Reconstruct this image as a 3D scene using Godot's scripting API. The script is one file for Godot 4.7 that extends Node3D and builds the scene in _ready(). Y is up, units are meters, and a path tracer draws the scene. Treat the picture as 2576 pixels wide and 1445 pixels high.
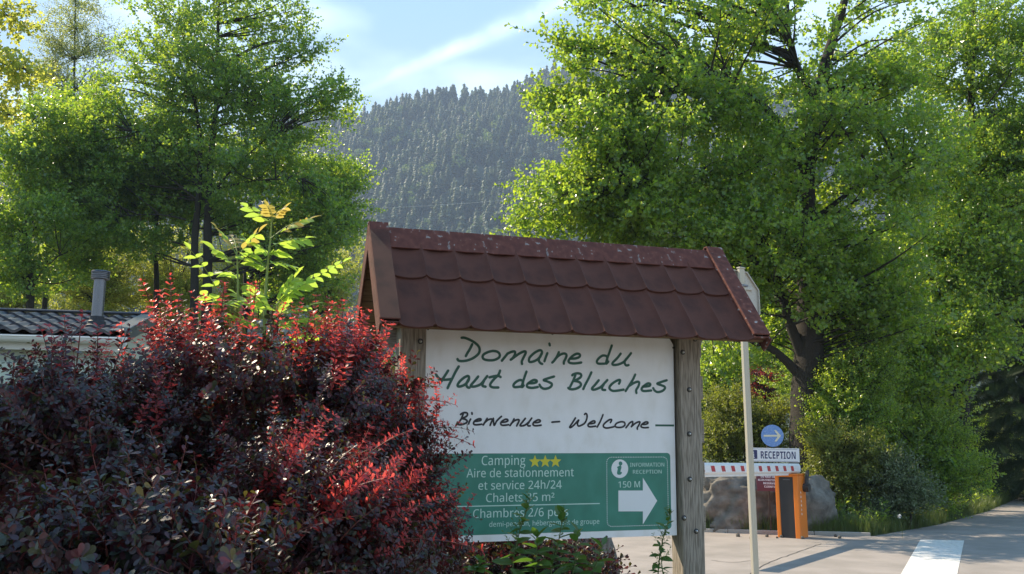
extends Node3D
# A camp site entrance: notice board with tiled roof, barberry shrubs, trees and a wooded hill.
# Pixels of the photograph are given in a frame 2576 wide; a pixel is only a direction, the distance comes from the ground or the thing it touches.

const FOC := 2200.0
const PITCH := 0.1783
const EYE := Vector3(0, 1.65, 0)
var names := {}
var mats := {}
var TO_SUN := Vector3.ZERO

func _ready():
	# ---------------------------------------------------------------- camera, sky, sun, exposure
	var cam := Camera3D.new()
	cam.name = "camera"
	cam.fov = rad_to_deg(2.0 * atan(722.5 / FOC))
	cam.near = 0.05
	cam.far = 4000.0
	add_child(cam)
	cam.position = EYE
	cam.rotation = Vector3(PITCH, 0, 0)
	var az := deg_to_rad(-57.0)
	var el := deg_to_rad(44.0)
	TO_SUN = Vector3(sin(az) * cos(el), sin(el), -cos(az) * cos(el))
	var sun := DirectionalLight3D.new()
	sun.name = "sun"
	add_child(sun)
	sun.basis = Basis.looking_at(-TO_SUN)
	sun.light_energy = 1.6
	sun.light_angular_distance = 0.5
	sun.light_color = Color(1.0, 0.93, 0.82)
	sun.shadow_enabled = true
	var env := Environment.new()
	env.background_mode = Environment.BG_SKY
	env.tonemap_mode = Environment.TONE_MAPPER_LINEAR
	env.tonemap_exposure = 2.02
	var sky_m := ProceduralSkyMaterial.new()
	sky_m.sky_top_color = Color(0.12, 0.31, 0.57).linear_to_srgb()
	sky_m.sky_horizon_color = Color(0.62, 0.70, 0.74).linear_to_srgb()
	sky_m.sky_curve = 0.30
	sky_m.ground_bottom_color = Color(0.10, 0.10, 0.07).linear_to_srgb()
	sky_m.ground_horizon_color = Color(0.30, 0.34, 0.34).linear_to_srgb()
	sky_m.sun_angle_max = 40.0
	sky_m.sun_curve = 0.12
	sky_m.sky_cover = sky_cover()
	var sky := Sky.new()
	sky.sky_material = sky_m
	env.sky = sky
	env.sdfgi_enabled = true
	env.ssao_enabled = true
	env.ssil_enabled = true
	env.fog_enabled = true
	env.fog_density = 0.00040
	env.fog_light_color = Color(0.80, 0.89, 1.0)
	var we := WorldEnvironment.new()
	we.name = "environment"
	we.environment = env
	add_child(we)

	make_materials()
	build_ground()
	print("ground")
	build_hill()
	print("hill")
	build_sign()
	print("sign")
	build_mobile_home()
	build_barrier()
	build_road_signs()
	print("objects")
	build_left_trees()
	print("left trees")
	build_right_trees()
	build_hedge()
	print("right trees")
	build_barberry()
	print("barberry")
	build_sapling()
	build_weeds()
	build_verge()
	print("done")

# ==================================================================== helpers
func ray(x: float, y: float) -> Vector3:
	var c := Vector3((x - 1288.0) / FOC, -(y - 722.5) / FOC, -1.0)
	return Basis(Vector3.RIGHT, PITCH) * c

func at(x: float, y: float, depth: float) -> Vector3:      # the point on that sight line whose distance along -z is depth
	var r := ray(x, y)
	return EYE + r * (depth / -r.z)

func on_ground(x: float, y: float, h := 0.0) -> Vector3:
	var r := ray(x, y)
	return EYE + r * ((h - EYE.y) / r.y)

func numbered(called: String) -> String:
	names[called] = names.get(called, -1) + 1
	return called if names[called] == 0 else "%s_%03d" % [called, names[called]]

func thing(called: String, label: String, category: String, pos := Vector3.ZERO, group := "") -> Node3D:
	var o := Node3D.new()
	o.name = numbered(called)
	add_child(o)
	o.position = pos
	o.set_meta("label", label)
	o.set_meta("category", category)
	if group:
		o.set_meta("group", group)
	return o

func part(called: String, mesh: Mesh, mat: Material, parent: Node, tr := Transform3D.IDENTITY) -> MeshInstance3D:
	var o := MeshInstance3D.new()
	o.name = called
	o.mesh = mesh
	if mat:
		o.material_override = mat
	parent.add_child(o, true)
	o.transform = tr
	return o

func structure(called: String, mesh: Mesh, mat: Material) -> MeshInstance3D:
	var o := part(numbered(called), mesh, mat, self)
	o.set_meta("kind", "structure")
	return o

func rng_of(s: int) -> RandomNumberGenerator:
	var r := RandomNumberGenerator.new()
	r.seed = s
	return r

func rdir(r: RandomNumberGenerator) -> Vector3:
	var z := r.randf_range(-1, 1)
	var a := r.randf() * TAU
	var s := sqrt(1.0 - z * z)
	return Vector3(s * cos(a), z, s * sin(a))

# a mesh in the making: triangles wind clockwise seen from outside
class MB:
	var v := PackedVector3Array()
	var ix := PackedInt32Array()

	func tri(a: Vector3, b: Vector3, c: Vector3, out: Vector3) -> void:
		var n := v.size()
		if (c - a).cross(b - a).dot(out) >= 0.0:
			v.append_array([a, b, c])
		else:
			v.append_array([a, c, b])
		ix.append_array([n, n + 1, n + 2])

	func quad(a: Vector3, b: Vector3, c: Vector3, d: Vector3, out: Vector3) -> void:
		tri(a, b, c, out)
		tri(a, c, d, out)

	func box(c: Vector3, s: Vector3, b := Basis.IDENTITY, bevel := 0.0) -> void:
		var ax := [b.x, b.y, b.z]
		var h := [s.x / 2, s.y / 2, s.z / 2]
		var k := minf(bevel, minf(h[0], minf(h[1], h[2])) * 0.9)
		for i in 3:
			var j := (i + 1) % 3
			var l := (i + 2) % 3
			for sg in [-1.0, 1.0]:
				var o: Vector3 = c + ax[i] * (h[i] * sg)
				var U: Vector3 = ax[j] * (h[j] - k)
				var V: Vector3 = ax[l] * (h[l] - k)
				quad(o - U - V, o + U - V, o + U + V, o - U + V, ax[i] * sg)
		if k <= 0.0:
			return
		for i in 3:      # edges along axis i
			var j := (i + 1) % 3
			var l := (i + 2) % 3
			for s1 in [-1.0, 1.0]:
				for s2 in [-1.0, 1.0]:
					var e: Vector3 = ax[i] * (h[i] - k)
					var p: Vector3 = c + ax[j] * (h[j] * s1) + ax[l] * ((h[l] - k) * s2)
					var q: Vector3 = c + ax[j] * ((h[j] - k) * s1) + ax[l] * (h[l] * s2)
					quad(p - e, p + e, q + e, q - e, ax[j] * s1 + ax[l] * s2)
		for s0 in [-1.0, 1.0]:
			for s1 in [-1.0, 1.0]:
				for s2 in [-1.0, 1.0]:
					var g := [s0, s1, s2]
					var pts := []
					for i in 3:
						var p := c
						for m in 3:
							p += ax[m] * (g[m] * (h[m] if m == i else h[m] - k))
						pts.append(p)
					tri(pts[0], pts[1], pts[2], ax[0] * s0 + ax[1] * s1 + ax[2] * s2)

	func flat() -> ArrayMesh:
		var a := []
		a.resize(Mesh.ARRAY_MAX)
		a[Mesh.ARRAY_VERTEX] = v
		a[Mesh.ARRAY_INDEX] = ix
		var m := ArrayMesh.new()
		m.add_surface_from_arrays(Mesh.PRIMITIVE_TRIANGLES, a)
		return m

	func smooth() -> ArrayMesh:      # for indexed vertices
		var n := PackedVector3Array()
		n.resize(v.size())
		for t in range(0, ix.size(), 3):
			var c := (v[ix[t + 2]] - v[ix[t]]).cross(v[ix[t + 1]] - v[ix[t]])
			for q in 3:
				n[ix[t + q]] += c
		for i in n.size():
			n[i] = n[i].normalized() if n[i].length_squared() > 0.0 else Vector3.UP
		var a := []
		a.resize(Mesh.ARRAY_MAX)
		a[Mesh.ARRAY_VERTEX] = v
		a[Mesh.ARRAY_NORMAL] = n
		a[Mesh.ARRAY_INDEX] = ix
		var m := ArrayMesh.new()
		m.add_surface_from_arrays(Mesh.PRIMITIVE_TRIANGLES, a)
		return m

	func itri(a: int, b: int, c: int, out: Vector3) -> void:
		if (v[c] - v[a]).cross(v[b] - v[a]).dot(out) >= 0.0:
			ix.append_array([a, b, c])
		else:
			ix.append_array([a, c, b])

	func tube(pts: Array, rad: Array, sides := 8, wob := 0.0, r: RandomNumberGenerator = null) -> void:
		var first := v.size()
		var side := Vector3.RIGHT
		for i in pts.size():
			var d: Vector3 = (pts[mini(i + 1, pts.size() - 1)] - pts[maxi(i - 1, 0)]).normalized()
			if absf(d.dot(side)) > 0.9:
				side = Vector3.FORWARD if absf(d.z) < 0.9 else Vector3.UP
			side = (side - d * side.dot(d)).normalized()
			var up := d.cross(side)
			for k in sides:
				var a := TAU * k / sides
				var rr: float = rad[i] * (1.0 + (r.randf_range(-wob, wob) if r else 0.0))
				v.append(pts[i] + (side * cos(a) + up * sin(a)) * rr)
		for i in pts.size() - 1:
			var mid: Vector3 = (pts[i] + pts[i + 1]) / 2.0
			for k in sides:
				var a := first + i * sides + k
				var b := first + i * sides + (k + 1) % sides
				var out := (v[a] + v[b] + v[a + sides] + v[b + sides]) / 4.0 - mid
				itri(a, b, b + sides, out)
				itri(a, b + sides, a + sides, out)
		var last: int = first + (pts.size() - 1) * sides
		v.append(pts[0])
		v.append(pts[-1])
		for k in sides:
			itri(v.size() - 2, first + k, first + (k + 1) % sides, pts[0] - pts[1])
			itri(v.size() - 1, last + k, last + (k + 1) % sides, pts[-1] - pts[-2])

	func lathe(prof: Array, sides := 24, tr := Transform3D.IDENTITY) -> void:      # rings of Vector2(radius, height), each ring doubled so that corners stay sharp
		for i in prof.size() - 1:
			var p: Vector2 = prof[i]
			var q: Vector2 = prof[i + 1]
			var first := v.size()
			for k in sides:
				var a := TAU * k / sides
				v.append(tr * Vector3(cos(a) * p.x, p.y, sin(a) * p.x))
				v.append(tr * Vector3(cos(a) * q.x, q.y, sin(a) * q.x))
			for k in sides:
				var a := first + k * 2
				var b := first + (k + 1) % sides * 2
				var am := TAU * (k + 0.5) / sides
				var out := tr.basis * (Vector3(cos(am), 0, sin(am)) * (q.y - p.y) + Vector3.UP * (p.x - q.x))
				itri(a, b, b + 1, out)
				itri(a, b + 1, a + 1, out)

	func prism(poly: PackedVector2Array, z0: float, z1: float, tr := Transform3D.IDENTITY) -> void:      # a flat outline with thickness
		var t := Geometry2D.triangulate_polygon(poly)
		for i in range(0, t.size(), 3):
			var p := [poly[t[i]], poly[t[i + 1]], poly[t[i + 2]]]
			for z in [z0, z1]:
				tri(tr * Vector3(p[0].x, p[0].y, z), tr * Vector3(p[1].x, p[1].y, z), tr * Vector3(p[2].x, p[2].y, z), tr.basis.z * (1.0 if z == z1 else -1.0))
		var s := 0.0
		for i in poly.size():
			s += poly[i].cross(poly[(i + 1) % poly.size()])
		for i in poly.size():
			var p := poly[i]
			var q := poly[(i + 1) % poly.size()]
			var e := q - p
			var o := Vector3(e.y, -e.x, 0) * signf(s)
			quad(tr * Vector3(p.x, p.y, z0), tr * Vector3(q.x, q.y, z0), tr * Vector3(q.x, q.y, z1), tr * Vector3(p.x, p.y, z1), tr.basis * o)

func box_mesh(s: Vector3, bevel := 0.0) -> ArrayMesh:
	var m := MB.new()
	m.box(Vector3.ZERO, s, Basis.IDENTITY, bevel)
	return m.flat()

func curve(pts: Array, per := 6) -> Array:      # Catmull-Rom through the points
	var out := []
	for i in pts.size() - 1:
		var a = pts[maxi(i - 1, 0)]
		var b = pts[i]
		var c = pts[i + 1]
		var d = pts[mini(i + 2, pts.size() - 1)]
		for k in per:
			out.append(b.cubic_interpolate(c, a, d, float(k) / per))
	out.append(pts[-1])
	return out

func disc(c: Vector2, r: float, n := 32) -> PackedVector2Array:
	var p := PackedVector2Array()
	for k in n:
		p.append(c + Vector2(cos(TAU * k / n), sin(TAU * k / n)) * r)
	return p

func round_rect(lo: Vector2, hi: Vector2, r: float, n := 5) -> PackedVector2Array:
	var p := PackedVector2Array()
	for q in [[Vector2(hi.x - r, hi.y - r), 0.0], [Vector2(lo.x + r, hi.y - r), PI / 2], [Vector2(lo.x + r, lo.y + r), PI], [Vector2(hi.x - r, lo.y + r), PI * 1.5]]:
		for k in n + 1:
			p.append(q[0] + Vector2.from_angle(q[1] + PI / 2 * k / n) * r)
	return p

# ==================================================================== materials
func mat(c: Color, rough := 0.8, metal := 0.0) -> StandardMaterial3D:      # c: linear base colour
	var m := StandardMaterial3D.new()
	m.albedo_color = c.linear_to_srgb()
	m.roughness = rough
	m.metallic = metal
	return m

func leaf_mat(c: Color, through: Color, rough := 0.45, spec := 0.5) -> StandardMaterial3D:
	var m := mat(c, rough)
	m.metallic_specular = spec
	m.backlight_enabled = true
	m.backlight = through.linear_to_srgb()
	m.cull_mode = BaseMaterial3D.CULL_DISABLED
	return m

func noise_tex(freq: float, stops: Array, size := 512, oct := 4, sd := 1, kind := FastNoiseLite.TYPE_SIMPLEX_SMOOTH) -> NoiseTexture2D:
	var n := FastNoiseLite.new()
	n.noise_type = kind
	n.frequency = freq
	n.seed = sd
	n.fractal_octaves = oct
	var t := NoiseTexture2D.new()
	t.width = size
	t.height = size
	t.seamless = true
	t.noise = n
	if stops:
		var g := Gradient.new()
		g.offsets = PackedFloat32Array(stops.map(func(s): return s[0]))
		g.colors = PackedColorArray(stops.map(func(s): return s[1].linear_to_srgb()))
		t.color_ramp = g
	return t

func noisy(stops: Array, scale: Vector3, freq := 0.02, rough := 0.85, oct := 4, sd := 1, world := false, bump := 0.0, size := 512) -> StandardMaterial3D:
	var m := StandardMaterial3D.new()
	m.albedo_texture = noise_tex(freq, stops, size, oct, sd)
	m.roughness = rough
	m.uv1_triplanar = true
	m.uv1_world_triplanar = world
	m.uv1_scale = scale
	if bump > 0.0:
		m.heightmap_enabled = true
		m.heightmap_texture = noise_tex(freq, [], size, oct, sd)
		m.heightmap_scale = bump
	return m

func grain_detail(m: StandardMaterial3D, stops: Array, scale: float, freq := 0.2, sd := 5) -> void:      # a second, finer pattern multiplied in
	m.detail_enabled = true
	m.detail_blend_mode = BaseMaterial3D.BLEND_MODE_MUL
	m.detail_uv_layer = BaseMaterial3D.DETAIL_UV_2
	m.detail_albedo = noise_tex(freq, stops, 512, 3, sd)
	m.uv2_triplanar = true
	m.uv2_scale = Vector3.ONE * scale

func make_materials() -> void:
	var M := mats
	# weathered wood: long grain upright (posts) and level (planks)
	var wood := [[0.0, Color(0.13, 0.105, 0.08)], [0.38, Color(0.21, 0.18, 0.14)], [0.55, Color(0.29, 0.25, 0.20)], [1.0, Color(0.38, 0.34, 0.28)]]
	M.post = noisy(wood, Vector3(9, 0.55, 9), 0.02, 0.85, 5, 3, false, 0.25)
	M.plank = noisy(wood, Vector3(0.55, 9, 9), 0.02, 0.85, 5, 4, false, 0.25)
	M.deck = noisy([[0.0, Color(0.10, 0.06, 0.035)], [0.5, Color(0.19, 0.12, 0.07)], [1.0, Color(0.26, 0.18, 0.11)]], Vector3(0.5, 8, 8), 0.02, 0.85, 4, 5)
	# stone-coated roof: granules, with pale lichen of its own outline
	M.roof = noisy([[0.0, Color(0.040, 0.013, 0.008)], [0.38, Color(0.080, 0.026, 0.016)], [0.58, Color(0.130, 0.044, 0.027)], [1.0, Color(0.30, 0.125, 0.080)]], Vector3.ONE * 2.6, 0.30, 0.95, 3, 7, false, 0.35)
	M.roof_lichen = noisy([[0.0, Color(0.070, 0.020, 0.013)], [0.5, Color(0.115, 0.034, 0.022)], [0.80, Color(0.16, 0.052, 0.034)], [0.82, Color(0.30, 0.29, 0.27)], [1.0, Color(0.50, 0.50, 0.47)]], Vector3.ONE * 1.6, 0.02, 0.9, 6, 12, false, 0.1)
	grain_detail(M.roof, [[0.0, Color(0.5, 0.5, 0.52)], [0.5, Color(0.9, 0.9, 0.9)], [0.74, Color(1, 1, 1)], [1.0, Color(1, 1, 1)]], 0.7, 0.015, 21)
	M.board = noisy([[0.0, Color(0.74, 0.73, 0.70)], [0.35, Color(0.80, 0.80, 0.79)], [0.7, Color(0.83, 0.83, 0.83)], [1.0, Color(0.84, 0.84, 0.84)]], Vector3(1.2, 0.7, 1.2), 0.012, 0.34, 6, 31)
	M.green = noisy([[0.0, Color(0.024, 0.175, 0.125)], [0.5, Color(0.029, 0.205, 0.147)], [1.0, Color(0.042, 0.235, 0.175)]], Vector3(1.3, 1.0, 1.3), 0.010, 0.36, 5, 32)  # mottling puts soft reflections on the field into its colour
	M.ink_green = mat(Color(0.018, 0.10, 0.065), 0.5)
	M.ink_black = mat(Color(0.012, 0.012, 0.016), 0.5)
	M.print_white = mat(Color(0.74, 0.76, 0.76), 0.4)
	M.pale_green = mat(Color(0.50, 0.70, 0.62), 0.4)
	M.yellow = mat(Color(0.62, 0.56, 0.03), 0.4)
	M.steel = mat(Color(0.55, 0.55, 0.55), 0.35, 1.0)
	M.dark_steel = mat(Color(0.05, 0.048, 0.045), 0.6, 0.4)
	M.galv = noisy([[0.0, Color(0.13, 0.135, 0.15)], [1.0, Color(0.25, 0.25, 0.26)]], Vector3.ONE * 3.0, 0.05, 0.36, 3, 9)
	M.galv.metallic = 0.85
	M.pole = mat(Color(0.52, 0.47, 0.36), 0.45)
	M.sign_back = noisy([[0.0, Color(0.40, 0.38, 0.32)], [1.0, Color(0.50, 0.47, 0.40)]], Vector3.ONE * 2.0, 0.03, 0.5, 3, 10)
	M.orange = mat(Color(0.72, 0.19, 0.015), 0.42)
	M.panel_black = mat(Color(0.022, 0.021, 0.022), 0.5)
	M.white_paint = mat(Color(0.74, 0.74, 0.73), 0.4)
	M.red_mark = mat(Color(0.42, 0.03, 0.035), 0.45)
	M.blue_sign = noisy([[0.0, Color(0.10, 0.22, 0.50)], [0.6, Color(0.16, 0.29, 0.56)], [1.0, Color(0.33, 0.42, 0.60)]], Vector3.ONE * 2.5, 0.02, 0.5, 4, 14)
	M.cream = mat(Color(0.68, 0.63, 0.45), 0.5)
	M.navy = mat(Color(0.02, 0.025, 0.10), 0.5)
	M.maroon = mat(Color(0.10, 0.02, 0.03), 0.5)
	M.moss = mat(Color(0.05, 0.07, 0.03), 0.9)
	M.home_tile = noisy([[0.0, Color(0.030, 0.034, 0.045)], [1.0, Color(0.065, 0.07, 0.085)]], Vector3.ONE * 4.0, 0.1, 0.42, 3, 15)
	M.home_wall = mat(Color(0.44, 0.50, 0.42), 0.6)
	M.home_trim = mat(Color(0.62, 0.63, 0.60), 0.5)
	M.rubber = mat(Color(0.02, 0.02, 0.024), 0.6)
	M.bark = noisy([[0.0, Color(0.012, 0.010, 0.008)], [0.5, Color(0.032, 0.027, 0.022)], [1.0, Color(0.075, 0.066, 0.054)]], Vector3(3, 0.9, 3), 0.04, 0.95, 5, 17, false, 1.2)
	M.stone = noisy([[0.0, Color(0.075, 0.066, 0.056)], [0.42, Color(0.14, 0.125, 0.105)], [0.6, Color(0.185, 0.165, 0.138)], [1.0, Color(0.33, 0.30, 0.25)]], Vector3.ONE * 0.55, 0.012, 0.95, 6, 18, false, 3.0)
	grain_detail(M.stone, [[0.0, Color(0.45, 0.43, 0.4)], [0.5, Color(1, 1, 1)], [1.0, Color(1, 1, 1)]], 3.0, 0.05, 22)
	M.asphalt = noisy([[0.0, Color(0.235, 0.21, 0.185)], [0.45, Color(0.28, 0.248, 0.222)], [0.6, Color(0.30, 0.265, 0.238)], [1.0, Color(0.34, 0.30, 0.27)]], Vector3.ONE * 0.13, 0.008, 0.92, 7, 19, true, 0.0, 1024)
	grain_detail(M.asphalt, [[0.0, Color(0.45, 0.45, 0.45)], [0.42, Color(0.92, 0.92, 0.92)], [0.6, Color(1, 1, 1)], [1.0, Color(1.0, 1.0, 1.0)]], 1.7, 0.3, 23)
	M.asphalt.uv2_world_triplanar = true
	M.road_white = noisy([[0.0, Color(0.42, 0.40, 0.37)], [0.4, Color(0.60, 0.58, 0.54)], [1.0, Color(0.70, 0.68, 0.64)]], Vector3.ONE * 0.8, 0.03, 0.8, 5, 24, true)
	M.kerb = noisy([[0.0, Color(0.30, 0.27, 0.23)], [1.0, Color(0.45, 0.41, 0.35)]], Vector3.ONE * 1.5, 0.05, 0.9, 4, 25)
	M.crack = mat(Color(0.05, 0.045, 0.04), 0.95)
	M.soil = noisy([[0.0, Color(0.03, 0.04, 0.015)], [0.45, Color(0.05, 0.07, 0.022)], [0.6, Color(0.07, 0.085, 0.03)], [1.0, Color(0.13, 0.11, 0.06)]], Vector3.ONE * 0.25, 0.02, 0.95, 5, 26, true)
	M.hill = noisy([[0.0, Color(0.018, 0.028, 0.014)], [1.0, Color(0.04, 0.055, 0.025)]], Vector3.ONE * 0.02, 0.02, 0.95, 4, 27, true)
	M.wire = mat(Color(0.45, 0.46, 0.46), 0.5)
	# foliage
	M.alder = [leaf_mat(Color(0.066, 0.118, 0.018), Color(0.50, 0.70, 0.050), 0.32, 0.62), leaf_mat(Color(0.086, 0.142, 0.020), Color(0.66, 0.83, 0.060), 0.32, 0.62), leaf_mat(Color(0.050, 0.096, 0.018), Color(0.34, 0.56, 0.042), 0.28, 0.62)]
	M.alder_far = M.alder
	M.willow = [leaf_mat(Color(0.09, 0.125, 0.025), Color(0.74, 0.80, 0.10)), leaf_mat(Color(0.11, 0.14, 0.03), Color(0.86, 0.88, 0.13))]
	M.birch = [leaf_mat(Color(0.09, 0.115, 0.04), Color(0.55, 0.64, 0.16)), leaf_mat(Color(0.11, 0.13, 0.05), Color(0.64, 0.72, 0.20))]
	M.hazel_leaf = M.alder
	M.olive_leaf = [leaf_mat(Color(0.075, 0.095, 0.018), Color(0.34, 0.40, 0.04)), leaf_mat(Color(0.095, 0.115, 0.022), Color(0.42, 0.46, 0.045))]
	M.pale_leaf = [leaf_mat(Color(0.14, 0.17, 0.095), Color(0.20, 0.25, 0.12)), leaf_mat(Color(0.07, 0.10, 0.04), Color(0.18, 0.25, 0.06))]
	M.spruce = [leaf_mat(Color(0.032, 0.052, 0.026), Color(0.05, 0.08, 0.03), 0.6, 0.4)]
	M.hill_spruce = M.spruce
	M.hill_fir = [leaf_mat(Color(0.046, 0.068, 0.028), Color(0.07, 0.10, 0.035), 0.6, 0.4)]
	M.hill_beech = [leaf_mat(Color(0.08, 0.12, 0.035), Color(0.20, 0.27, 0.06), 0.8, 0.2)]
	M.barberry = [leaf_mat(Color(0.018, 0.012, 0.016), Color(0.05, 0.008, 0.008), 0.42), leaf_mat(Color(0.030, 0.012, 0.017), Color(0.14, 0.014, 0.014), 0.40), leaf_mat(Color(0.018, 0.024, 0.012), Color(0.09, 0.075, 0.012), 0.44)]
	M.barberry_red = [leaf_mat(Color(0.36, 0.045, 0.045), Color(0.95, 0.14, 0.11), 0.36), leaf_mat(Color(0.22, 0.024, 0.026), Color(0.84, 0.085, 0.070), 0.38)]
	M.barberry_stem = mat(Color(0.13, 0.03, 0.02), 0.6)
	M.ash = [leaf_mat(Color(0.18, 0.28, 0.045), Color(0.64, 0.86, 0.10), 0.32), leaf_mat(Color(0.14, 0.24, 0.045), Color(0.52, 0.74, 0.10), 0.28)]
	M.ash_new = [leaf_mat(Color(0.28, 0.20, 0.05), Color(0.60, 0.48, 0.10), 0.36)]
	M.ash_stem = mat(Color(0.20, 0.26, 0.06), 0.6)
	M.weed = [leaf_mat(Color(0.040, 0.080, 0.016), Color(0.10, 0.20, 0.022), 0.42), leaf_mat(Color(0.050, 0.092, 0.018), Color(0.12, 0.24, 0.026), 0.42)]
	M.weed_stem = mat(Color(0.10, 0.14, 0.04), 0.7)
	M.grass = [leaf_mat(Color(0.04, 0.075, 0.016), Color(0.13, 0.20, 0.025), 0.5), leaf_mat(Color(0.07, 0.09, 0.025), Color(0.16, 0.20, 0.03), 0.5)]
	M.straw = [leaf_mat(Color(0.34, 0.28, 0.11), Color(0.35, 0.30, 0.10), 0.6), leaf_mat(Color(0.22, 0.22, 0.07), Color(0.30, 0.30, 0.06), 0.6)]
	M.petal = leaf_mat(Color(0.60, 0.42, 0.01), Color(0.4, 0.3, 0.01), 0.6)

func sky_cover() -> ImageTexture:      # thin cirrus and one vapour trail
	var w := 2048
	var h := 1024
	var im := Image.create_empty(w, h, false, Image.FORMAT_RGBA8)
	im.fill(Color(1, 1, 1, 0))
	var n := FastNoiseLite.new()
	n.seed = 4
	n.frequency = 2.2
	n.fractal_octaves = 5
	var a := ray(840, 262).normalized()
	var b := ray(1560, -62).normalized()
	var axis := a.cross(b).normalized()
	var mid := (a + b).normalized()
	for y in range(0, 540):
		var el := PI / 2 - (y + 0.5) / h * PI
		for x in w:
			var u := (x + 0.5) / w * TAU
			var d := Vector3(sin(u) * cos(el), sin(el), -cos(u) * cos(el))
			var c := clampf((n.get_noise_3d(d.x * 1.2, d.y * 3.5, d.z * 1.2) - 0.02) * 0.55, 0.0, 0.3) * smoothstep(0.0, 0.15, d.y) * (1.0 - 0.6 * smoothstep(0.45, 0.9, d.y))
			if d.dot(mid) > 0.86:
				var along := d.dot((b - a).normalized())
				var wob := n.get_noise_3d(d.x * 9.0, d.y * 9.0, d.z * 9.0)
				var off := d.dot(axis) + wob * 0.004
				var wd := 0.0050 * smoothstep(-0.20, 0.12, along) + 0.0055
				var s := exp(-pow(absf(off) / wd, 2.4)) * (0.62 + 0.5 * wob)
				c = maxf(c, s * 0.42 * smoothstep(-0.24, -0.02, along))
			if c > 0.003:
				im.set_pixel(x, y, Color(1, 1, 1, c))
	return ImageTexture.create_from_image(im)

# ==================================================================== ground, road
func sheet(poly: PackedVector2Array, y: float) -> ArrayMesh:      # poly in (x, distance ahead)
	var m := MB.new()
	var t := Geometry2D.triangulate_polygon(poly)
	for i in range(0, t.size(), 3):
		m.tri(Vector3(poly[t[i]].x, y, -poly[t[i]].y), Vector3(poly[t[i + 1]].x, y, -poly[t[i + 1]].y), Vector3(poly[t[i + 2]].x, y, -poly[t[i + 2]].y), Vector3.UP)
	return m.flat()

func build_ground() -> void:
	var g := MB.new()
	var r := rng_of(3)
	# a sheet with low unevenness away from the road
	var N := 60
	for iz in N + 1:
		for ix in N + 1:
			var fx := (float(ix) / N - 0.5) * 2.0
			var fz := (float(iz) / N - 0.5) * 2.0
			var x := signf(fx) * pow(absf(fx), 3.0) * 1500.0
			var z := signf(fz) * pow(absf(fz), 3.0) * 1500.0
			g.v.append(Vector3(x, 0.0, z))
	for iz in N:
		for ix in N:
			var a := iz * (N + 1) + ix
			g.itri(a, a + 1, a + N + 2, Vector3.UP)
			g.itri(a, a + N + 2, a + N + 1, Vector3.UP)
	structure("ground", g.smooth(), mats.soil)
	var poly := PackedVector2Array([Vector2(-3, 6.6), Vector2(-2.5, 17.6), Vector2(3.6, 17.3), Vector2(5.6, 16.75), Vector2(6.6, 16.5), Vector2(8.9, 18.8), Vector2(11.9, 22.5), Vector2(16.5, 29.0), Vector2(22.0, 37.0), Vector2(40, 60), Vector2(56, 60), Vector2(40, 20), Vector2(34, -40), Vector2(-14, -40), Vector2(-14, 0.9), Vector2(2.0, 0.9), Vector2(2.9, 5.6), Vector2(2.6, 6.4)])
	var road := structure("road", sheet(poly, 0.006), mats.asphalt)
	var q := PackedVector2Array()
	for p in [[2316.4, 1359.7], [2426.5, 1362.0], [2409.8, 1444.5], [2268.4, 1444.5]]:
		var w := on_ground(p[0], p[1])
		q.append(Vector2(w.x, -w.z))
	# the stripe runs on below the picture
	q[2] = q[2] + (q[2] - q[1]).normalized() * 1.6
	q[3] = q[3] + (q[3] - q[0]).normalized() * 1.6
	part("crossing_stripe", sheet(q, 0.010), mats.road_white, road).set_meta("label", "worn white painted stripe on the grey road")
	# cracks in the paving
	for c in [[[1880, 1452], [1935, 1420], [1990, 1396], [2060, 1370]], [[1790, 1412], [1850, 1418], [1905, 1410]]]:
		var pts := []
		for p in c:
			var w := on_ground(p[0], p[1])
			pts.append(w + Vector3(r.randf_range(-0.04, 0.04), 0, r.randf_range(-0.04, 0.04)))
		pts = curve(pts, 8)
		var m := MB.new()
		for i in pts.size() - 1:
			var d: Vector3 = (pts[i + 1] - pts[i]).normalized()
			var s := d.cross(Vector3.UP) * 0.007
			var j := Vector3(r.randf_range(-0.012, 0.012), 0, r.randf_range(-0.012, 0.012))
			pts[i + 1] += j
			m.quad(pts[i] - s + Vector3.UP * 0.0105, pts[i + 1] - s + Vector3.UP * 0.0105, pts[i + 1] + s + Vector3.UP * 0.0105, pts[i] + s + Vector3.UP * 0.0105, Vector3.UP)
		part("crack", m.flat(), mats.crack, road)
	# flush edging stones at the back of the paving
	var e := [Vector3(0.6, 0, -17.45), Vector3(2.2, 0, -17.40), Vector3(3.6, 0, -17.30), Vector3(4.6, 0, -17.03), Vector3(5.6, 0, -16.76), Vector3(6.55, 0, -16.52)]
	var edging := thing("edging", "low pale kerb stones along the back of the paving below the boulder", "kerb", Vector3(3.6, 0, -17.3))
	for i in e.size() - 1:
		var d: Vector3 = e[i + 1] - e[i]
		var n := int(d.length() / 0.5)
		for k in n:
			var c: Vector3 = e[i] + d * ((k + 0.5) / n) - edging.position + Vector3(0, 0.02, 0)
			var m := MB.new()
			m.box(Vector3.ZERO, Vector3(d.length() / n - 0.008, 0.10 + r.randf_range(-0.008, 0.008), 0.10), Basis.IDENTITY, 0.01)
			part("kerb_stone", m.smooth(), mats.kerb, edging, Transform3D(Basis(Vector3.UP, atan2(-d.z, d.x) + r.randf_range(-0.02, 0.02)), c))

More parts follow.
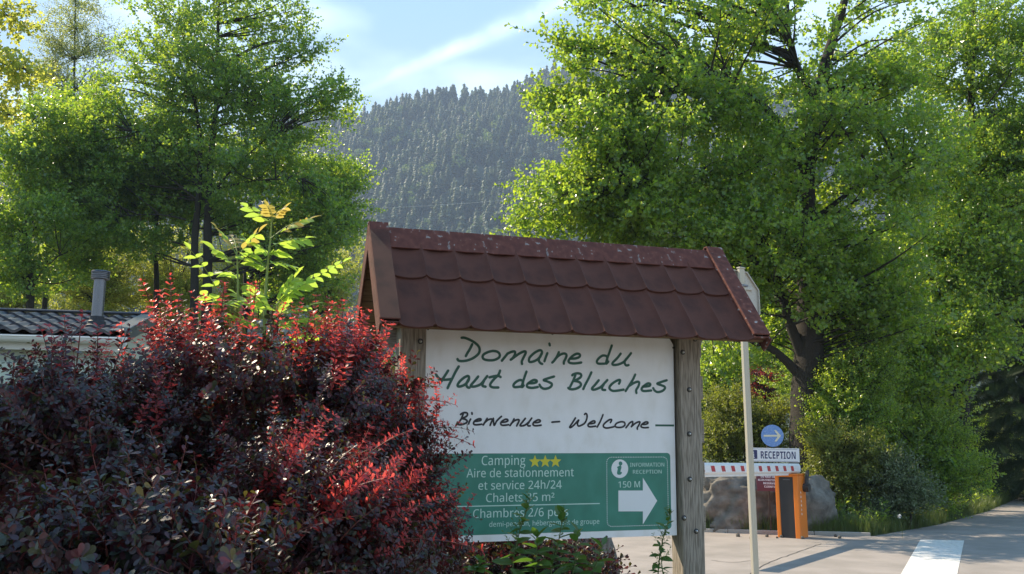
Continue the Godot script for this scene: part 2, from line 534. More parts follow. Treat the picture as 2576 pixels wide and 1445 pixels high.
# ==================================================================== the wooded hill
func hill_h(x: float, d: float) -> float:
	var rr := sqrt(x * x + d * d)
	var ang := rad_to_deg(atan2(x, d))
	# height of the ridge seen from here, by bearing
	var ridge := 302.0 + 76.0 * smoothstep(-16.0, 6.0, ang) - 150.0 * smoothstep(9.0, 32.0, ang) - 70.0 * smoothstep(-14.0, -34.0, ang)
	var t := clampf((rr - 430.0) / 420.0, -0.2, 1.25)
	var h := ridge * (t if t < 1.0 else 1.0 - (t - 1.0) * 0.6)
	return h + 9.0 * sin(x * 0.021 + d * 0.013) + 5.0 * sin(x * 0.05 - d * 0.031)

func conifer_mesh(s: int, leaf: Material, slim: float) -> ArrayMesh:      # one metre tall
	var r := rng_of(s)
	var m := MB.new()
	var tiers := 11
	for i in tiers:
		var y := 0.10 + 0.86 * i / tiers
		var rad := slim * pow(1.0 - y, 0.62) * r.randf_range(0.7, 1.2) + 0.012
		var n := 10 if i < 6 else 7
		var a0 := r.randf() * TAU
		for k in n:
			var a := a0 + TAU * k / n + r.randf_range(-0.2, 0.2)
			var l := rad * r.randf_range(0.65, 1.2)
			var tip := Vector3(cos(a) * l, y - 0.02 - l * 0.22, sin(a) * l)
			var top := Vector3(0, y + 0.075, 0)
			var hw := 0.34 * l + 0.008
			var sd := Vector3(-sin(a), 0, cos(a)) * hw
			var mid := Vector3(cos(a) * l * 0.55, y + 0.005, sin(a) * l * 0.55)
			m.tri(top, mid - sd, tip, Vector3(cos(a), 1, sin(a)))
			m.tri(top, tip, mid + sd, Vector3(cos(a), 1, sin(a)))
	m.tri(Vector3(-0.012, 0.9, 0), Vector3(0, 1.0, 0), Vector3(0.012, 0.9, 0), Vector3.BACK)
	var am := m.flat()
	am.surface_set_material(0, leaf)
	return am

func far_crown_mesh(s: int, leaf: Material) -> ArrayMesh:      # one metre tall, round
	var r := rng_of(s)
	var m := MB.new()
	var lobes := []
	for i in 7:
		lobes.append([Vector3(r.randf_range(-0.2, 0.2), r.randf_range(0.35, 0.82), r.randf_range(-0.2, 0.2)), r.randf_range(0.13, 0.22)])
	for i in 260:
		var lb = lobes[r.randi() % lobes.size()]
		var n := rdir(r)
		var p: Vector3 = lb[0] + n * lb[1]
		var t := n.cross(rdir(r)).normalized() * 0.05
		var u := n.cross(t).normalized() * 0.05 + n * r.randf_range(-0.03, 0.03)
		m.tri(p - t, p + u, p + t, n)
		m.tri(p - t, p + t, p - u * 0.8, n)
	var am := m.flat()
	am.surface_set_material(0, leaf)
	return am

func build_hill() -> void:
	var r := rng_of(11)
	var m := MB.new()
	var na := 90
	var nd := 26
	for j in nd + 1:
		for i in na + 1:
			var ang := deg_to_rad(-62.0 + 124.0 * i / na)
			var d := 330.0 + 640.0 * j / nd
			var x := sin(ang) * d
			var z := cos(ang) * d
			m.v.append(Vector3(x, maxf(hill_h(x, z), -8.0), -z))
	for j in nd:
		for i in na:
			var a := j * (na + 1) + i
			m.itri(a, a + 1, a + na + 2, Vector3.UP)
			m.itri(a, a + na + 2, a + na + 1, Vector3.UP)
	structure("hill", m.smooth(), mats.hill)
	var trunk := MB.new()
	trunk.tube([Vector3(0, -0.05, 0), Vector3(0, 0.5, 0), Vector3(0, 0.9, 0)], [0.016, 0.011, 0.003], 5)
	var tm := trunk.smooth()
	var kinds := [
		["spruce_tree", [conifer_mesh(1, mats.hill_spruce[0], 0.25), conifer_mesh(2, mats.hill_spruce[0], 0.21)], "dark blue green spruce standing in the hillside forest", "spruces on the wooded hill"],
		["fir_tree", [conifer_mesh(3, mats.hill_fir[0], 0.29), conifer_mesh(4, mats.hill_fir[0], 0.24)], "mid green fir standing in the hillside forest", "firs on the wooded hill"],
		["beech_tree", [far_crown_mesh(5, mats.hill_beech[0]), far_crown_mesh(6, mats.hill_beech[0])], "pale yellow green broadleaf tree among dark hillside conifers", "broadleaf trees on the wooded hill"]]
	var rest := {}
	var seen_count := [0, 0, 0]
	var spots := []
	for i in 9500:
		var ang := deg_to_rad(r.randf_range(-40.0, 40.0))
		var d := sqrt(r.randf_range(470.0 * 470.0, 900.0 * 900.0))
		var x := sin(ang) * d
		var z := cos(ang) * d
		var low := smoothstep(640.0, 480.0, d)
		var u := r.randf()
		var k := 2 if u < 0.03 + 0.14 * low else (1 if u < 0.58 else 0)
		spots.append([d, x, z, k, r.randi() % 2, r.randf_range(14.0, 25.0) if k < 2 else r.randf_range(14.0, 19.0), r.randf() * TAU])
	spots.sort_custom(func(p, q): return p[0] < q[0])
	for s in spots:
		var p := Vector3(s[1], hill_h(s[1], s[2]) - 0.6, -s[2])
		var o := p + Vector3(0, s[5], 0) - EYE
		var cz := o.z * cos(PITCH) - o.y * sin(PITCH)
		var cy := o.y * cos(PITCH) + o.z * sin(PITCH)
		var px := 1288.0 + FOC * o.x / -cz
		var py := 722.5 - FOC * cy / -cz
		var tr := Transform3D(Basis(Vector3.UP, s[6]).scaled(Vector3(s[5], s[5], s[5])), p)
		if px > 850 and px < 1400 and py > 180 and py < 600 and seen_count[s[3]] < [120, 110, 60][s[3]]:
			seen_count[s[3]] += 1
			var k = kinds[s[3]]
			var t := thing(k[0], k[2], "tree", p, k[3])
			var b := Transform3D(tr.basis, Vector3.ZERO)
			part("crown", k[1][s[4]], null, t, b)
			part("trunk", tm, mats.bark, t, b)
		else:
			var key: int = s[3] * 2 + s[4]
			if not rest.has(key):
				rest[key] = []
			rest[key].append(tr)
	for key in rest:
		var mm := MultiMesh.new()
		mm.transform_format = MultiMesh.TRANSFORM_3D
		mm.mesh = kinds[key / 2][1][key % 2]
		mm.instance_count = rest[key].size()
		for i in rest[key].size():
			mm.set_instance_transform(i, rest[key][i])
		var f := MultiMeshInstance3D.new()
		f.name = numbered("hillside_forest")
		f.multimesh = mm
		add_child(f)
		f.set_meta("kind", "stuff")
		f.set_meta("label", ["dense dark spruce wood covering the far hill", "dense mid green fir wood covering the far hill", "pale broadleaf trees scattered through the far hill's wood"][key / 2])
		f.set_meta("category", "forest")
		f.set_meta("group", "forest covering the hill")
	# lighter trees at the hill's foot, seen above the notice board's roof
	for s in [[1045, 600.0, 13.0], [1200, 585.0, 19.0], [1262, 600.0, 14.0], [1350, 570.0, 18.0]]:
		var way := at(s[0], 600, s[1])
		var p := Vector3(way.x, hill_h(way.x, s[1]) - 0.5, way.z)
		var t := thing("field_tree", "rounded pale green tree at the foot of the hill above the red roof", "tree", p, "pale trees at the hill foot")
		var big := Transform3D(Basis.from_scale(Vector3(s[2] * 1.1, s[2], s[2] * 1.1)), Vector3.ZERO)
		part("crown", far_crown_mesh(40 + int(s[0]), mats.hill_beech[0]), null, t, big)
		part("trunk", tm, mats.bark, t, big)
	# the cable across the valley
	var pts := []
	var p0 := at(560, 540, 42.0)
	var p1 := at(1640, 470, 47.0)
	for i in 21:
		var t := i / 20.0
		pts.append(p0.lerp(p1, t) - Vector3(0, 0.25 * 4.0 * t * (1.0 - t), 0))
	var cb := MB.new()
	var rd := []
	rd.resize(pts.size())
	rd.fill(0.013)
	cb.tube(pts, rd, 6)
	var wire := part("overhead_cable", cb.smooth(), mats.wire, self)
	wire.set_meta("label", "thin pale overhead cable hanging across the valley before the hill")
	wire.set_meta("category", "cable")

# ==================================================================== the notice board
const S_YAW := 0.3034
const S_LEAN := 0.0282
const BW := 1.5975
const BH := 1.2361
const BV := 1.72      # height of the board's middle in the sign's own upright axis
const BN := -0.02     # the board's front face, behind the posts' faces
var sign_at: Transform3D

func bp(sx: float, sy: float) -> Vector2:      # a pixel of the full-size photograph on the board's face
	var inv := sign_at.affine_inverse()
	var o := inv * EYE
	var d := inv.basis * ray(sx * 2576.0 / 4032.0, sy * 2576.0 / 4032.0)
	var p := o + d * ((BN - o.z) / d.z)
	return Vector2(p.x, p.y)

func tile_mesh(w: float, l: float, kind: int, lift: float, lip: float) -> ArrayMesh:      # x across, y off the roof, z down the slope
	var m := MB.new()
	var nx := 16
	var first := 0
	for j in 4:
		for i in nx + 1:
			var t := float(i) / nx
			var h: float
			if kind == 0:      # wide shallow pan between narrow ribs
				var e := absf(2.0 * t - 1.0)
				h = 0.015 * e * e + 0.012 * smoothstep(0.80, 1.0, e)
			else:              # pan and roll
				h = 0.040 * pow(sin(PI * t), 2.0) if t > 0.5 else 0.040 * pow(sin(PI * t), 2.4)
				h += 0.004
			var z: float = l * [0.0, 0.5, 1.0, 1.0][j]
			var y: float = h + lift * [0.0, 0.5, 1.0, 1.0][j] - (lip if j == 3 else 0.0)
			if kind == 0 and j >= 2:
				z += 0.004 * (1.0 - pow(absf(2.0 * t - 1.0), 2.0))
			m.v.append(Vector3(w * t, y, z))
			if j == 2:
				pass
	for j in 2:
		for i in nx:
			var a := j * (nx + 1) + i
			m.itri(a, a + 1, a + nx + 2, Vector3.UP)
			m.itri(a, a + nx + 2, a + nx + 1, Vector3.UP)
	# the lip has its own vertices so that its edge stays sharp
	first = m.v.size()
	for j in [2, 3]:
		for i in nx + 1:
			m.v.append(m.v[j * (nx + 1) + i])
	for i in nx:
		var a := first + i
		m.itri(a, a + 1, a + nx + 2, Vector3.BACK)
		m.itri(a, a + nx + 2, a + nx + 1, Vector3.BACK)
	return m.smooth()

func text_on(parent: Node, what: String, mat_: Material, bold: bool, lo: Vector2, hi: Vector2, z: float, serif := false, called := "lettering") -> void:
	# lo: left end of the baseline, hi: right end at the height of a capital
	var f := SystemFont.new()
	f.font_names = PackedStringArray(["Droid Serif" if serif else "Droid Sans"])
	f.font_weight = 700 if bold else 400
	f.font_italic = serif
	var sizes := []
	for s in ["H", what]:
		var t := TextMesh.new()
		t.font = f
		t.text = s
		t.font_size = 96
		t.pixel_size = 0.01
		t.depth = 0.0
		t.curve_step = 1.0
		t.horizontal_alignment = HORIZONTAL_ALIGNMENT_LEFT
		sizes.append([t.get_aabb(), t])
	var cap: AABB = sizes[0][0]
	var all: AABB = sizes[1][0]
	var sx := (hi.x - lo.x) / all.size.x
	var sy := (hi.y - lo.y) / cap.size.y
	part(called, sizes[1][1], mat_, parent, Transform3D(Basis.from_scale(Vector3(sx, sy, 1)), Vector3(lo.x - all.position.x * sx, lo.y - cap.position.y * sy, z)))

func ribbon(m: MB, pts: Array, hw: float, z: float) -> void:      # a pen stroke
	var c := curve(pts, 5)
	for i in c.size() - 1:
		var d: Vector2 = (c[i + 1] - c[i]).normalized()
		var s := Vector2(-d.y, d.x) * hw
		m.quad(Vector3(c[i].x - s.x, c[i].y - s.y, z), Vector3(c[i + 1].x - s.x, c[i + 1].y - s.y, z), Vector3(c[i + 1].x + s.x, c[i + 1].y + s.y, z), Vector3(c[i].x + s.x, c[i].y + s.y, z), Vector3.BACK)
	var k := 0
	for p in c:      # round joints, each a hair behind the last so that no two lie in one plane
		k += 1
		var zz := z - 0.00002 * (1 + k % 7)
		for q in 8:
			var a := Vector2.from_angle(TAU * q / 8) * hw
			var b := Vector2.from_angle(TAU * (q + 1) / 8) * hw
			m.tri(Vector3(p.x, p.y, zz), Vector3(p.x + a.x, p.y + a.y, zz), Vector3(p.x + b.x, p.y + b.y, zz), Vector3.BACK)

func writing(parent: Node, strokes: Array, ox: float, oy: float, hw: float, mat_: Material) -> void:
	for letter in strokes:
		var m := MB.new()
		var z := BN + 0.0016
		for s in letter:
			var pts := []
			for i in range(0, s.size(), 2):
				pts.append(bp(ox + s[i] * 0.19410, oy + s[i + 1] * 0.19410))
			ribbon(m, pts, hw, z)
			z += 0.0003
		part("handwritten_letter", m.flat(), mat_, parent)

func build_sign() -> void:
	var u := Vector3(cos(S_YAW), 0, -sin(S_YAW))
	var n := Vector3(sin(S_YAW), 0, cos(S_YAW))
	var vv := Vector3.UP * cos(S_LEAN) + n * sin(S_LEAN)
	var nn := n * cos(S_LEAN) - Vector3.UP * sin(S_LEAN)
	var mid := Vector3(0.256, 1.7188, -5.3)
	var sgn := thing("notice_board", "roofed timber notice board with white and green panel and dark red tiled roof", "notice board")
	sign_at = Transform3D(Basis(u, vv, nn), mid - vv * BV - nn * BN)
	sgn.transform = sign_at
	# posts, 15 cm square
	for s in [-1.0, 1.0]:
		var m := MB.new()
		m.box(Vector3(0, 1.06, -0.045), Vector3(0.15, 2.62, 0.15), Basis.IDENTITY, 0.006)
		part("post", m.smooth(), mats.post, sgn, Transform3D(Basis.IDENTITY, Vector3(s * (BW / 2 + (0.090 if s > 0 else 0.080)), 0, 0)))
	# planks behind, ends standing out past the posts by turns
	var pr := rng_of(8)
	var y := BV - BH / 2 + 0.035
	var k := 0
	while y < BV + BH / 2 - 0.05:
		var far := k % 2 == 0
		var hl := BW / 2 + 0.165 + (0.092 if far else -0.02) + pr.randf_range(-0.004, 0.004)
		part("plank", box_mesh(Vector3(hl * 2, 0.150, 0.024), 0.003), mats.plank, sgn, Transform3D(Basis(Vector3.BACK, pr.randf_range(-0.003, 0.003)), Vector3(0.005, y + 0.05, -0.134 - (0.0 if far else 0.026))))
		y += 0.137
		k += 1
	# top beam under the roof, and bearers out to the eaves
	part("beam", box_mesh(Vector3(2.02, 0.12, 0.09), 0.004), mats.deck, sgn, Transform3D(Basis.IDENTITY, Vector3(0, BV + 0.80, -0.045)))
	# the panel: white board with one cut corner
	var top := BV + BH / 2
	var bot := BV - BH / 2
	var board := MB.new()
	board.prism(PackedVector2Array([Vector2(-BW / 2, bot), Vector2(BW / 2, bot), Vector2(BW / 2, top - 0.065), Vector2(BW / 2 - 0.012, top - 0.045), Vector2(BW / 2 - 0.030, top - 0.020), Vector2(BW / 2 - 0.062, top), Vector2(-BW / 2, top)]), BN - 0.006, BN)
	var bd := part("panel", board.flat(), mats.board, sgn)
	bd.set_meta("label", "white printed panel with green handwriting and a green lower field")
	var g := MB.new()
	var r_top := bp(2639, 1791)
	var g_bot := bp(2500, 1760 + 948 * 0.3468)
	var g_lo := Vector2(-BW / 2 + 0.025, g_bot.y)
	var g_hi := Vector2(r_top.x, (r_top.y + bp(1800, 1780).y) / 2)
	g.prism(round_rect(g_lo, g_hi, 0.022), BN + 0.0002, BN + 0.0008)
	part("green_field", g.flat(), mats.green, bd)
	# handwriting, as strokes in two parts of the photograph
	var A := [
		[[820, 240, 770, 340, 720, 420, 690, 480], [605, 108, 660, 108, 750, 140, 860, 200, 940, 270, 970, 340, 960, 410, 910, 470, 820, 530, 710, 570, 600, 582, 540, 570, 520, 540]],
		[[1240, 375, 1150, 395, 1060, 440, 1030, 495, 1060, 545, 1150, 565, 1260, 560, 1350, 520, 1380, 470, 1360, 415, 1310, 385, 1240, 375]],
		[[1420, 575, 1480, 500, 1540, 425], [1530, 432, 1600, 400, 1660, 385, 1690, 400, 1680, 460, 1640, 520, 1600, 555], [1615, 545, 1700, 480, 1790, 420, 1870, 385, 1905, 395, 1895, 440, 1850, 530, 1825, 590, 1830, 640]],
		[[2230, 440, 2235, 390, 2200, 360, 2130, 385, 2050, 440, 1985, 510, 1970, 570, 1990, 600, 2060, 590, 2140, 550, 2200, 490, 2225, 430], [2222, 445, 2180, 520, 2170, 570, 2200, 620, 2240, 640]],
		[[2345, 420, 2310, 510, 2285, 585], [2385, 225, 2390, 245, 2394, 262]],
		[[85, 855, 130, 920, 190, 960], [330, 775, 270, 870, 210, 960, 170, 1030], [190, 955, 280, 960, 400, 945], [545, 690, 480, 800, 410, 940, 350, 1060, 320, 1130]],
		[[755, 930, 750, 895, 720, 885, 650, 920, 570, 990, 525, 1060, 535, 1095, 600, 1090, 680, 1050, 740, 980, 755, 930], [745, 950, 705, 1030, 700, 1070, 730, 1115, 765, 1120]],
		[[940, 895, 880, 970, 810, 1050, 790, 1085, 820, 1100, 900, 1090, 990, 1050, 1060, 970, 1125, 885], [1060, 980, 1030, 1040, 1030, 1085, 1090, 1102]],
		[[1385, 775, 1350, 860, 1260, 950, 1190, 1040, 1190, 1090, 1240, 1115, 1350, 1118], [1170, 912, 1240, 895, 1340, 880, 1395, 905]],
		[[1850, 990, 1800, 965, 1740, 985, 1680, 1030, 1655, 1080, 1680, 1110, 1760, 1105, 1820, 1090, 1850, 1030, 1850, 990], [1920, 795, 1890, 880, 1850, 1000, 1830, 1080, 1830, 1110, 1865, 1075]],
		[[1960, 1030, 2050, 1030, 2120, 1010, 2125, 975, 2070, 965, 2000, 1000, 1940, 1050, 1930, 1090, 1960, 1115, 2040, 1125, 2150, 1108]],
		[[2480, 895, 2380, 925, 2270, 965, 2330, 990, 2420, 1030, 2435, 1070, 2390, 1120, 2290, 1145, 2220, 1115, 2185, 1060]]]
	var B := [
		[[105, 400, 70, 480, 20, 560, -30, 612], [15, 560, 90, 480, 170, 435, 230, 430, 260, 460, 245, 520, 210, 590, 205, 635]],
		[[330, 530, 420, 530, 500, 510, 535, 475, 520, 440, 470, 432, 400, 465, 330, 530, 300, 580, 320, 615, 400, 628, 490, 622, 560, 610]],
		[[1085, 490, 1040, 470, 980, 475, 910, 530, 875, 590, 900, 630, 980, 635, 1060, 625, 1085, 560, 1085, 490], [1180, 265, 1140, 380, 1095, 500, 1070, 580, 1065, 635, 1110, 590]],
		[[1360, 430, 1290, 520, 1210, 600, 1190, 640, 1220, 660, 1310, 650, 1420, 600, 1500, 510, 1570, 420], [1480, 530, 1440, 590, 1450, 650, 1480, 670, 1520, 662]],
		[[440, 865, 400, 970, 335, 1100], [375, 870, 400, 850, 470, 830, 540, 840, 560, 880, 520, 930, 420, 980], [420, 985, 500, 1000, 550, 1040, 540, 1090, 470, 1135, 380, 1155, 320, 1145, 295, 1125]],
		[[765, 810, 700, 950, 640, 1060, 600, 1150]],
		[[915, 970, 850, 1050, 780, 1130, 790, 1160, 850, 1155, 950, 1110, 1030, 1030, 1090, 965], [1020, 1050, 985, 1110, 990, 1160, 1045, 1168]],
		[[1325, 1040, 1345, 1000, 1345, 965, 1290, 975, 1200, 1030, 1135, 1100, 1140, 1150, 1200, 1185, 1300, 1180, 1420, 1160]],
		[[1655, 855, 1600, 970, 1530, 1080, 1460, 1190], [1540, 1080, 1620, 1030, 1700, 1000, 1735, 1020, 1720, 1090, 1675, 1170, 1680, 1230]],
		[[1810, 1100, 1890, 1095, 1950, 1080, 1960, 1045, 1910, 1035, 1840, 1080, 1790, 1130, 1790, 1170, 1840, 1190, 1980, 1178]],
		[[2295, 970, 2200, 1000, 2100, 1040, 2180, 1070, 2250, 1100, 2255, 1140, 2200, 1190, 2110, 1210, 2050, 1180, 2020, 1130]]]
	var C := [
		[[225, 155, 190, 250, 135, 335], [170, 170, 230, 135, 300, 140, 310, 180, 280, 215, 200, 250], [200, 255, 270, 270, 305, 310, 270, 350, 180, 378, 130, 375, 105, 358]],
		[[375, 265, 350, 310, 335, 362], [400, 135, 405, 165]],
		[[455, 310, 520, 305, 580, 290, 580, 262, 530, 262, 460, 300, 435, 345, 450, 375, 510, 380, 600, 368]],
		[[710, 250, 670, 320, 630, 385], [645, 355, 720, 285, 790, 262, 815, 280, 790, 340, 770, 392]],
		[[835, 250, 840, 320, 855, 390, 900, 310, 950, 255, 1000, 210]],
		[[1000, 330, 1080, 322, 1130, 300, 1120, 272, 1075, 270, 1010, 310, 985, 350, 1005, 385, 1060, 390, 1145, 378]],
		[[1255, 260, 1220, 330, 1175, 395], [1195, 360, 1270, 295, 1340, 275, 1360, 295, 1335, 350, 1310, 402]],
		[[1485, 250, 1430, 320, 1380, 385, 1400, 402, 1470, 390, 1550, 330, 1615, 245], [1560, 330, 1530, 370, 1545, 402, 1585, 400]],
		[[1660, 335, 1730, 335, 1785, 315, 1780, 285, 1735, 282, 1670, 320, 1640, 360, 1655, 390, 1710, 400, 1805, 388]],
		[[2025, 328, 2100, 320, 2180, 315]]]
	var D := [
		[[235, 240, 180, 330, 120, 425, 150, 430, 220, 370, 300, 285, 275, 350, 290, 400, 330, 400, 420, 350, 465, 260, 470, 180, 445, 150, 420, 170]],
		[[520, 360, 590, 352, 630, 335, 625, 305, 585, 305, 520, 345, 490, 385, 505, 415, 560, 420, 645, 408]],
		[[795, 175, 740, 310, 675, 428]],
		[[945, 335, 965, 300, 965, 272, 910, 285, 830, 350, 800, 400, 825, 435, 890, 445, 1015, 420]],
		[[1150, 320, 1080, 345, 1040, 390, 1060, 425, 1130, 435, 1200, 420, 1240, 380, 1230, 335, 1190, 318, 1150, 320]],
		[[1260, 440, 1300, 390, 1340, 340, 1390, 315, 1400, 330, 1390, 380, 1370, 420], [1380, 410, 1450, 350, 1520, 320, 1545, 330, 1520, 390, 1490, 440, 1492, 470]],
		[[1600, 375, 1660, 370, 1705, 350, 1700, 325, 1655, 325, 1590, 365, 1565, 405, 1585, 430, 1640, 440, 1715, 435]]]
	writing(bd, A, 1700, 1310, 0.0078, mats.ink_green)
	writing(bd, B, 2180, 1310, 0.0078, mats.ink_green)
	writing(bd, C, 1780, 1600, 0.0056, mats.ink_black)
	writing(bd, D, 2220, 1600, 0.0056, mats.ink_black)
	var dash := MB.new()
	var d0 := bp(2220 + 1858 * 0.1941, 1600 + 412 * 0.1941)
	var d1 := bp(2220 + 2237 * 0.1941, 1600 + 374 * 0.1941)
	dash.prism(PackedVector2Array([d0, Vector2(d1.x, d0.y), Vector2(d1.x, d1.y), Vector2(d0.x, d1.y)]), BN + 0.0002, BN + 0.0009)
	part("green_dash", dash.flat(), mats.ink_green, bd)
	# printed lines: [text, left, right, baseline, cap top] in a zoom of the photograph
	var z := BN + 0.0016
	for t in [["Camping", 278, 775, 208, 105], ["Aire de stationnement", 105, 1325, 343, 250], ["et service 24h/24", 240, 1188, 482, 390], ["Chalets 35 m²", 328, 1105, 622, 530], ["Chambres 2/6 pers", 180, 1262, 797, 703], ["demi-pension, hébergement de groupe", 365, 1615, 893, 838]]:
		var lo := bp(1800 + t[1] * 0.3466, 1760 + t[3] * 0.3466)
		var hi := bp(1800 + t[2] * 0.3466, 1760 + t[4] * 0.3466)
		var lo2 := bp(1800 + t[2] * 0.3466, 1760 + t[3] * 0.3466)
		text_on(bd, t[0], mats.pale_green, false, Vector2(lo.x, (lo.y + lo2.y) / 2), Vector2(hi.x, (lo.y + lo2.y) / 2 + hi.y - lo2.y), z)
	for t in [["INFORMATION", 378, 765, 228, 182], ["RECEPTION", 410, 735, 307, 262], ["150 M", 245, 490, 465, 392]]:
		var lo := bp(2350 + t[1] * 0.3468, 1760 + t[3] * 0.3468)
		var hi := bp(2350 + t[2] * 0.3468, 1760 + t[4] * 0.3468)
		text_on(bd, t[0], mats.pale_green, false, lo, Vector2(hi.x, hi.y), z)
	var ln := MB.new()
	var l0 := bp(1800 - 190 * 0.3466, 1760 + 668 * 0.3466)
	var l1 := bp(1800 + 1620 * 0.3466, 1760 + 662 * 0.3466)
	l0.y = lerpf(l0.y, l1.y, 0.5) - 0.0028
	l1.y = l0.y + 0.0056
	ln.prism(PackedVector2Array([l0, Vector2(l1.x, l0.y), l1, Vector2(l0.x, l1.y)]), BN + 0.0009, BN + 0.0015)
	part("rule", ln.flat(), mats.pale_green, bd)
	for sx in [883, 1000, 1117]:
		var st := MB.new()
		var c := bp(1800 + sx * 0.3466, 1760 + 170 * 0.3466)
		var poly := PackedVector2Array()
		for i in 10:
			poly.append(c + Vector2.from_angle(PI / 2 + TAU * i / 10) * (0.0385 if i % 2 == 0 else 0.0165))
		st.prism(poly, BN + 0.0009, BN + 0.0015)
		part("star", st.flat(), mats.yellow, bd)
	var ar := MB.new()
	var apts := PackedVector2Array()
	for p in [[245, 498], [523, 498], [523, 352], [685, 615], [523, 882], [523, 735], [245, 735]]:
		apts.append(bp(2350 + p[0] * 0.3468, 1760 + p[1] * 0.3468))
	ar.prism(apts, BN + 0.0009, BN + 0.0015)
	part("arrow", ar.flat(), mats.print_white, bd)
	var ic := MB.new()
	var icc := bp(2350 + 261 * 0.3468, 1760 + 250 * 0.3468)
	ic.prism(disc(icc, (bp(2350 + 356 * 0.3468, 1760 + 250 * 0.3468).x - icc.x)), BN + 0.0009, BN + 0.0015)
	part("information_disc", ic.flat(), mats.print_white, bd)
	var ii := MB.new()
	var ip := func(x, yy): return bp(2350 + x * 0.3468, 1760 + yy * 0.3468)
	ribbon(ii, [ip.call(240, 236), ip.call(262, 230)], 0.006, BN + 0.0019)
	ribbon(ii, [ip.call(262, 232), ip.call(252, 268), ip.call(246, 300)], 0.0105, BN + 0.0022)
	ribbon(ii, [ip.call(246, 304), ip.call(262, 308), ip.call(274, 296)], 0.006, BN + 0.0025)
	ribbon(ii, [ip.call(268, 190), ip.call(269, 192)], 0.0125, BN + 0.0019)
	part("information_letter", ii.flat(), mats.green, bd)
	# dotted frame round the information field
	var dl := bp(2350 + 118 * 0.3468, 1760 + 908 * 0.3468)
	var dh := bp(2350 + 800 * 0.3468, 1760 + 117 * 0.3468)
	var path := round_rect(dl, dh, 0.030, 6)
	path.append(path[0])
	var dots := MB.new()
	var left := 0.0
	for i in path.size() - 1:
		var seg := path[i].distance_to(path[i + 1])
		while left < seg:
			var c := path[i].lerp(path[i + 1], left / seg)
			for q in 6:
				var a := Vector2.from_angle(TAU * q / 6) * 0.0030
				var b := Vector2.from_angle(TAU * (q + 1) / 6) * 0.0030
				dots.tri(Vector3(c.x, c.y, z), Vector3(c.x + a.x, c.y + a.y, z), Vector3(c.x + b.x, c.y + b.y, z), Vector3.BACK)
			left += 0.0112
		left -= seg
	part("dotted_frame", dots.flat(), mats.print_white, bd)
	# screws in the panel and bolts in the posts
	var screw := MB.new()
	screw.lathe([Vector2(0.0075, 0.0), Vector2(0.0075, 0.003), Vector2(0.0, 0.0045)], 10, Transform3D(Basis(Vector3.RIGHT, PI / 2), Vector3.ZERO))
	var screw_m := screw.smooth()
	for p in [[1685, 1296], [2175, 1315], [2388, 2115], [2652, 1370]]:
		var c := bp(p[0], p[1])
		part("screw", screw_m, mats.dark_steel, bd, Transform3D(Basis.IDENTITY, Vector3(c.x, c.y, BN + 0.0005)))
	var wsh := MB.new()
	wsh.lathe([Vector2(0.016, -0.002), Vector2(0.016, 0.004), Vector2(0.012, 0.006), Vector2(0.0, 0.006)], 14, Transform3D(Basis(Vector3.RIGHT, PI / 2), Vector3.ZERO))
	var cap := MB.new()
	cap.lathe([Vector2(0.009, 0.005), Vector2(0.008, 0.012), Vector2(0.005, 0.016), Vector2(0.0, 0.018)], 12, Transform3D(Basis(Vector3.RIGHT, PI / 2), Vector3.ZERO))
	var wsh_m := wsh.smooth()
	var cap_m := cap.smooth()
	var inv := sign_at.affine_inverse()
	for p in [[1553, 123], [1484, 197], [1521, 408], [1521, 657], [1524, 912], [1492, 1130], [1560, 1205], [-72, 23], [7, 136]]:
		var o := inv * EYE
		var d := inv.basis * ray((1650 + p[0] * 0.6995) * 0.638889, (1250 + p[1] * 0.6995) * 0.638889)
		var c := o + d * ((0.030 - o.z) / d.z)
		var b := part("bolt", wsh_m, mats.dark_steel, sgn, Transform3D(Basis.IDENTITY, c))
		part("bolt_head", cap_m, mats.steel, b)
	# ---- roof: ridge along x, front slope and rear slope
	var RV := BV + 1.236
	var RN := -0.131 + BN
	var EV := BV + 0.578
	var EN := 0.383 + BN
	var x0 := -1.134
	var x1 := 1.120
	var wb := 0.115
	for side in [1.0, -1.0]:
		var apex := Vector3(0, RV - 0.055, RN)
		var eave := Vector3(0, EV, RN + (EN - RN) * side)
		var down := (eave - apex).normalized()
		var L := (eave - apex).length()
		var nrm := Vector3(0, -down.z, down.y)
		if nrm.y < 0:
			nrm = -nrm
		var bs := Basis(Vector3.RIGHT, nrm, down) if side > 0 else Basis(Vector3.LEFT, nrm, down)
		# boarding under the tiles
		var nb := 5
		for i in nb:
			var c := apex + down * (L * (i + 0.5) / nb) - nrm * 0.03
			part("roof_board", box_mesh(Vector3(x1 - x0 + wb - 0.03, 0.018, L / nb - 0.006)), mats.deck, sgn, Transform3D(bs, Vector3((x0 + x1 + wb) / 2, c.y, c.z)))
		# tiles, two courses of eleven
		var nt := 11
		var tw := (x1 - x0 - wb + 0.02) / nt
		var course := L / 2.0
		var tm := tile_mesh(tw, course + 0.025, 0, 0.015, 0.012)
		for row in 2:
			for i in nt:
				var xx := x0 + wb - 0.01 + tw * i
				var o := apex + down * (course * row - 0.008 + 0.008 * row) + nrm * (-0.012 + 0.002)
				if side > 0:
					part("roof_tile", tm, mats.roof, sgn, Transform3D(bs, Vector3(xx, o.y, o.z)))
				else:
					part("roof_tile", tm, mats.roof, sgn, Transform3D(bs, Vector3(xx + tw, o.y, o.z)))
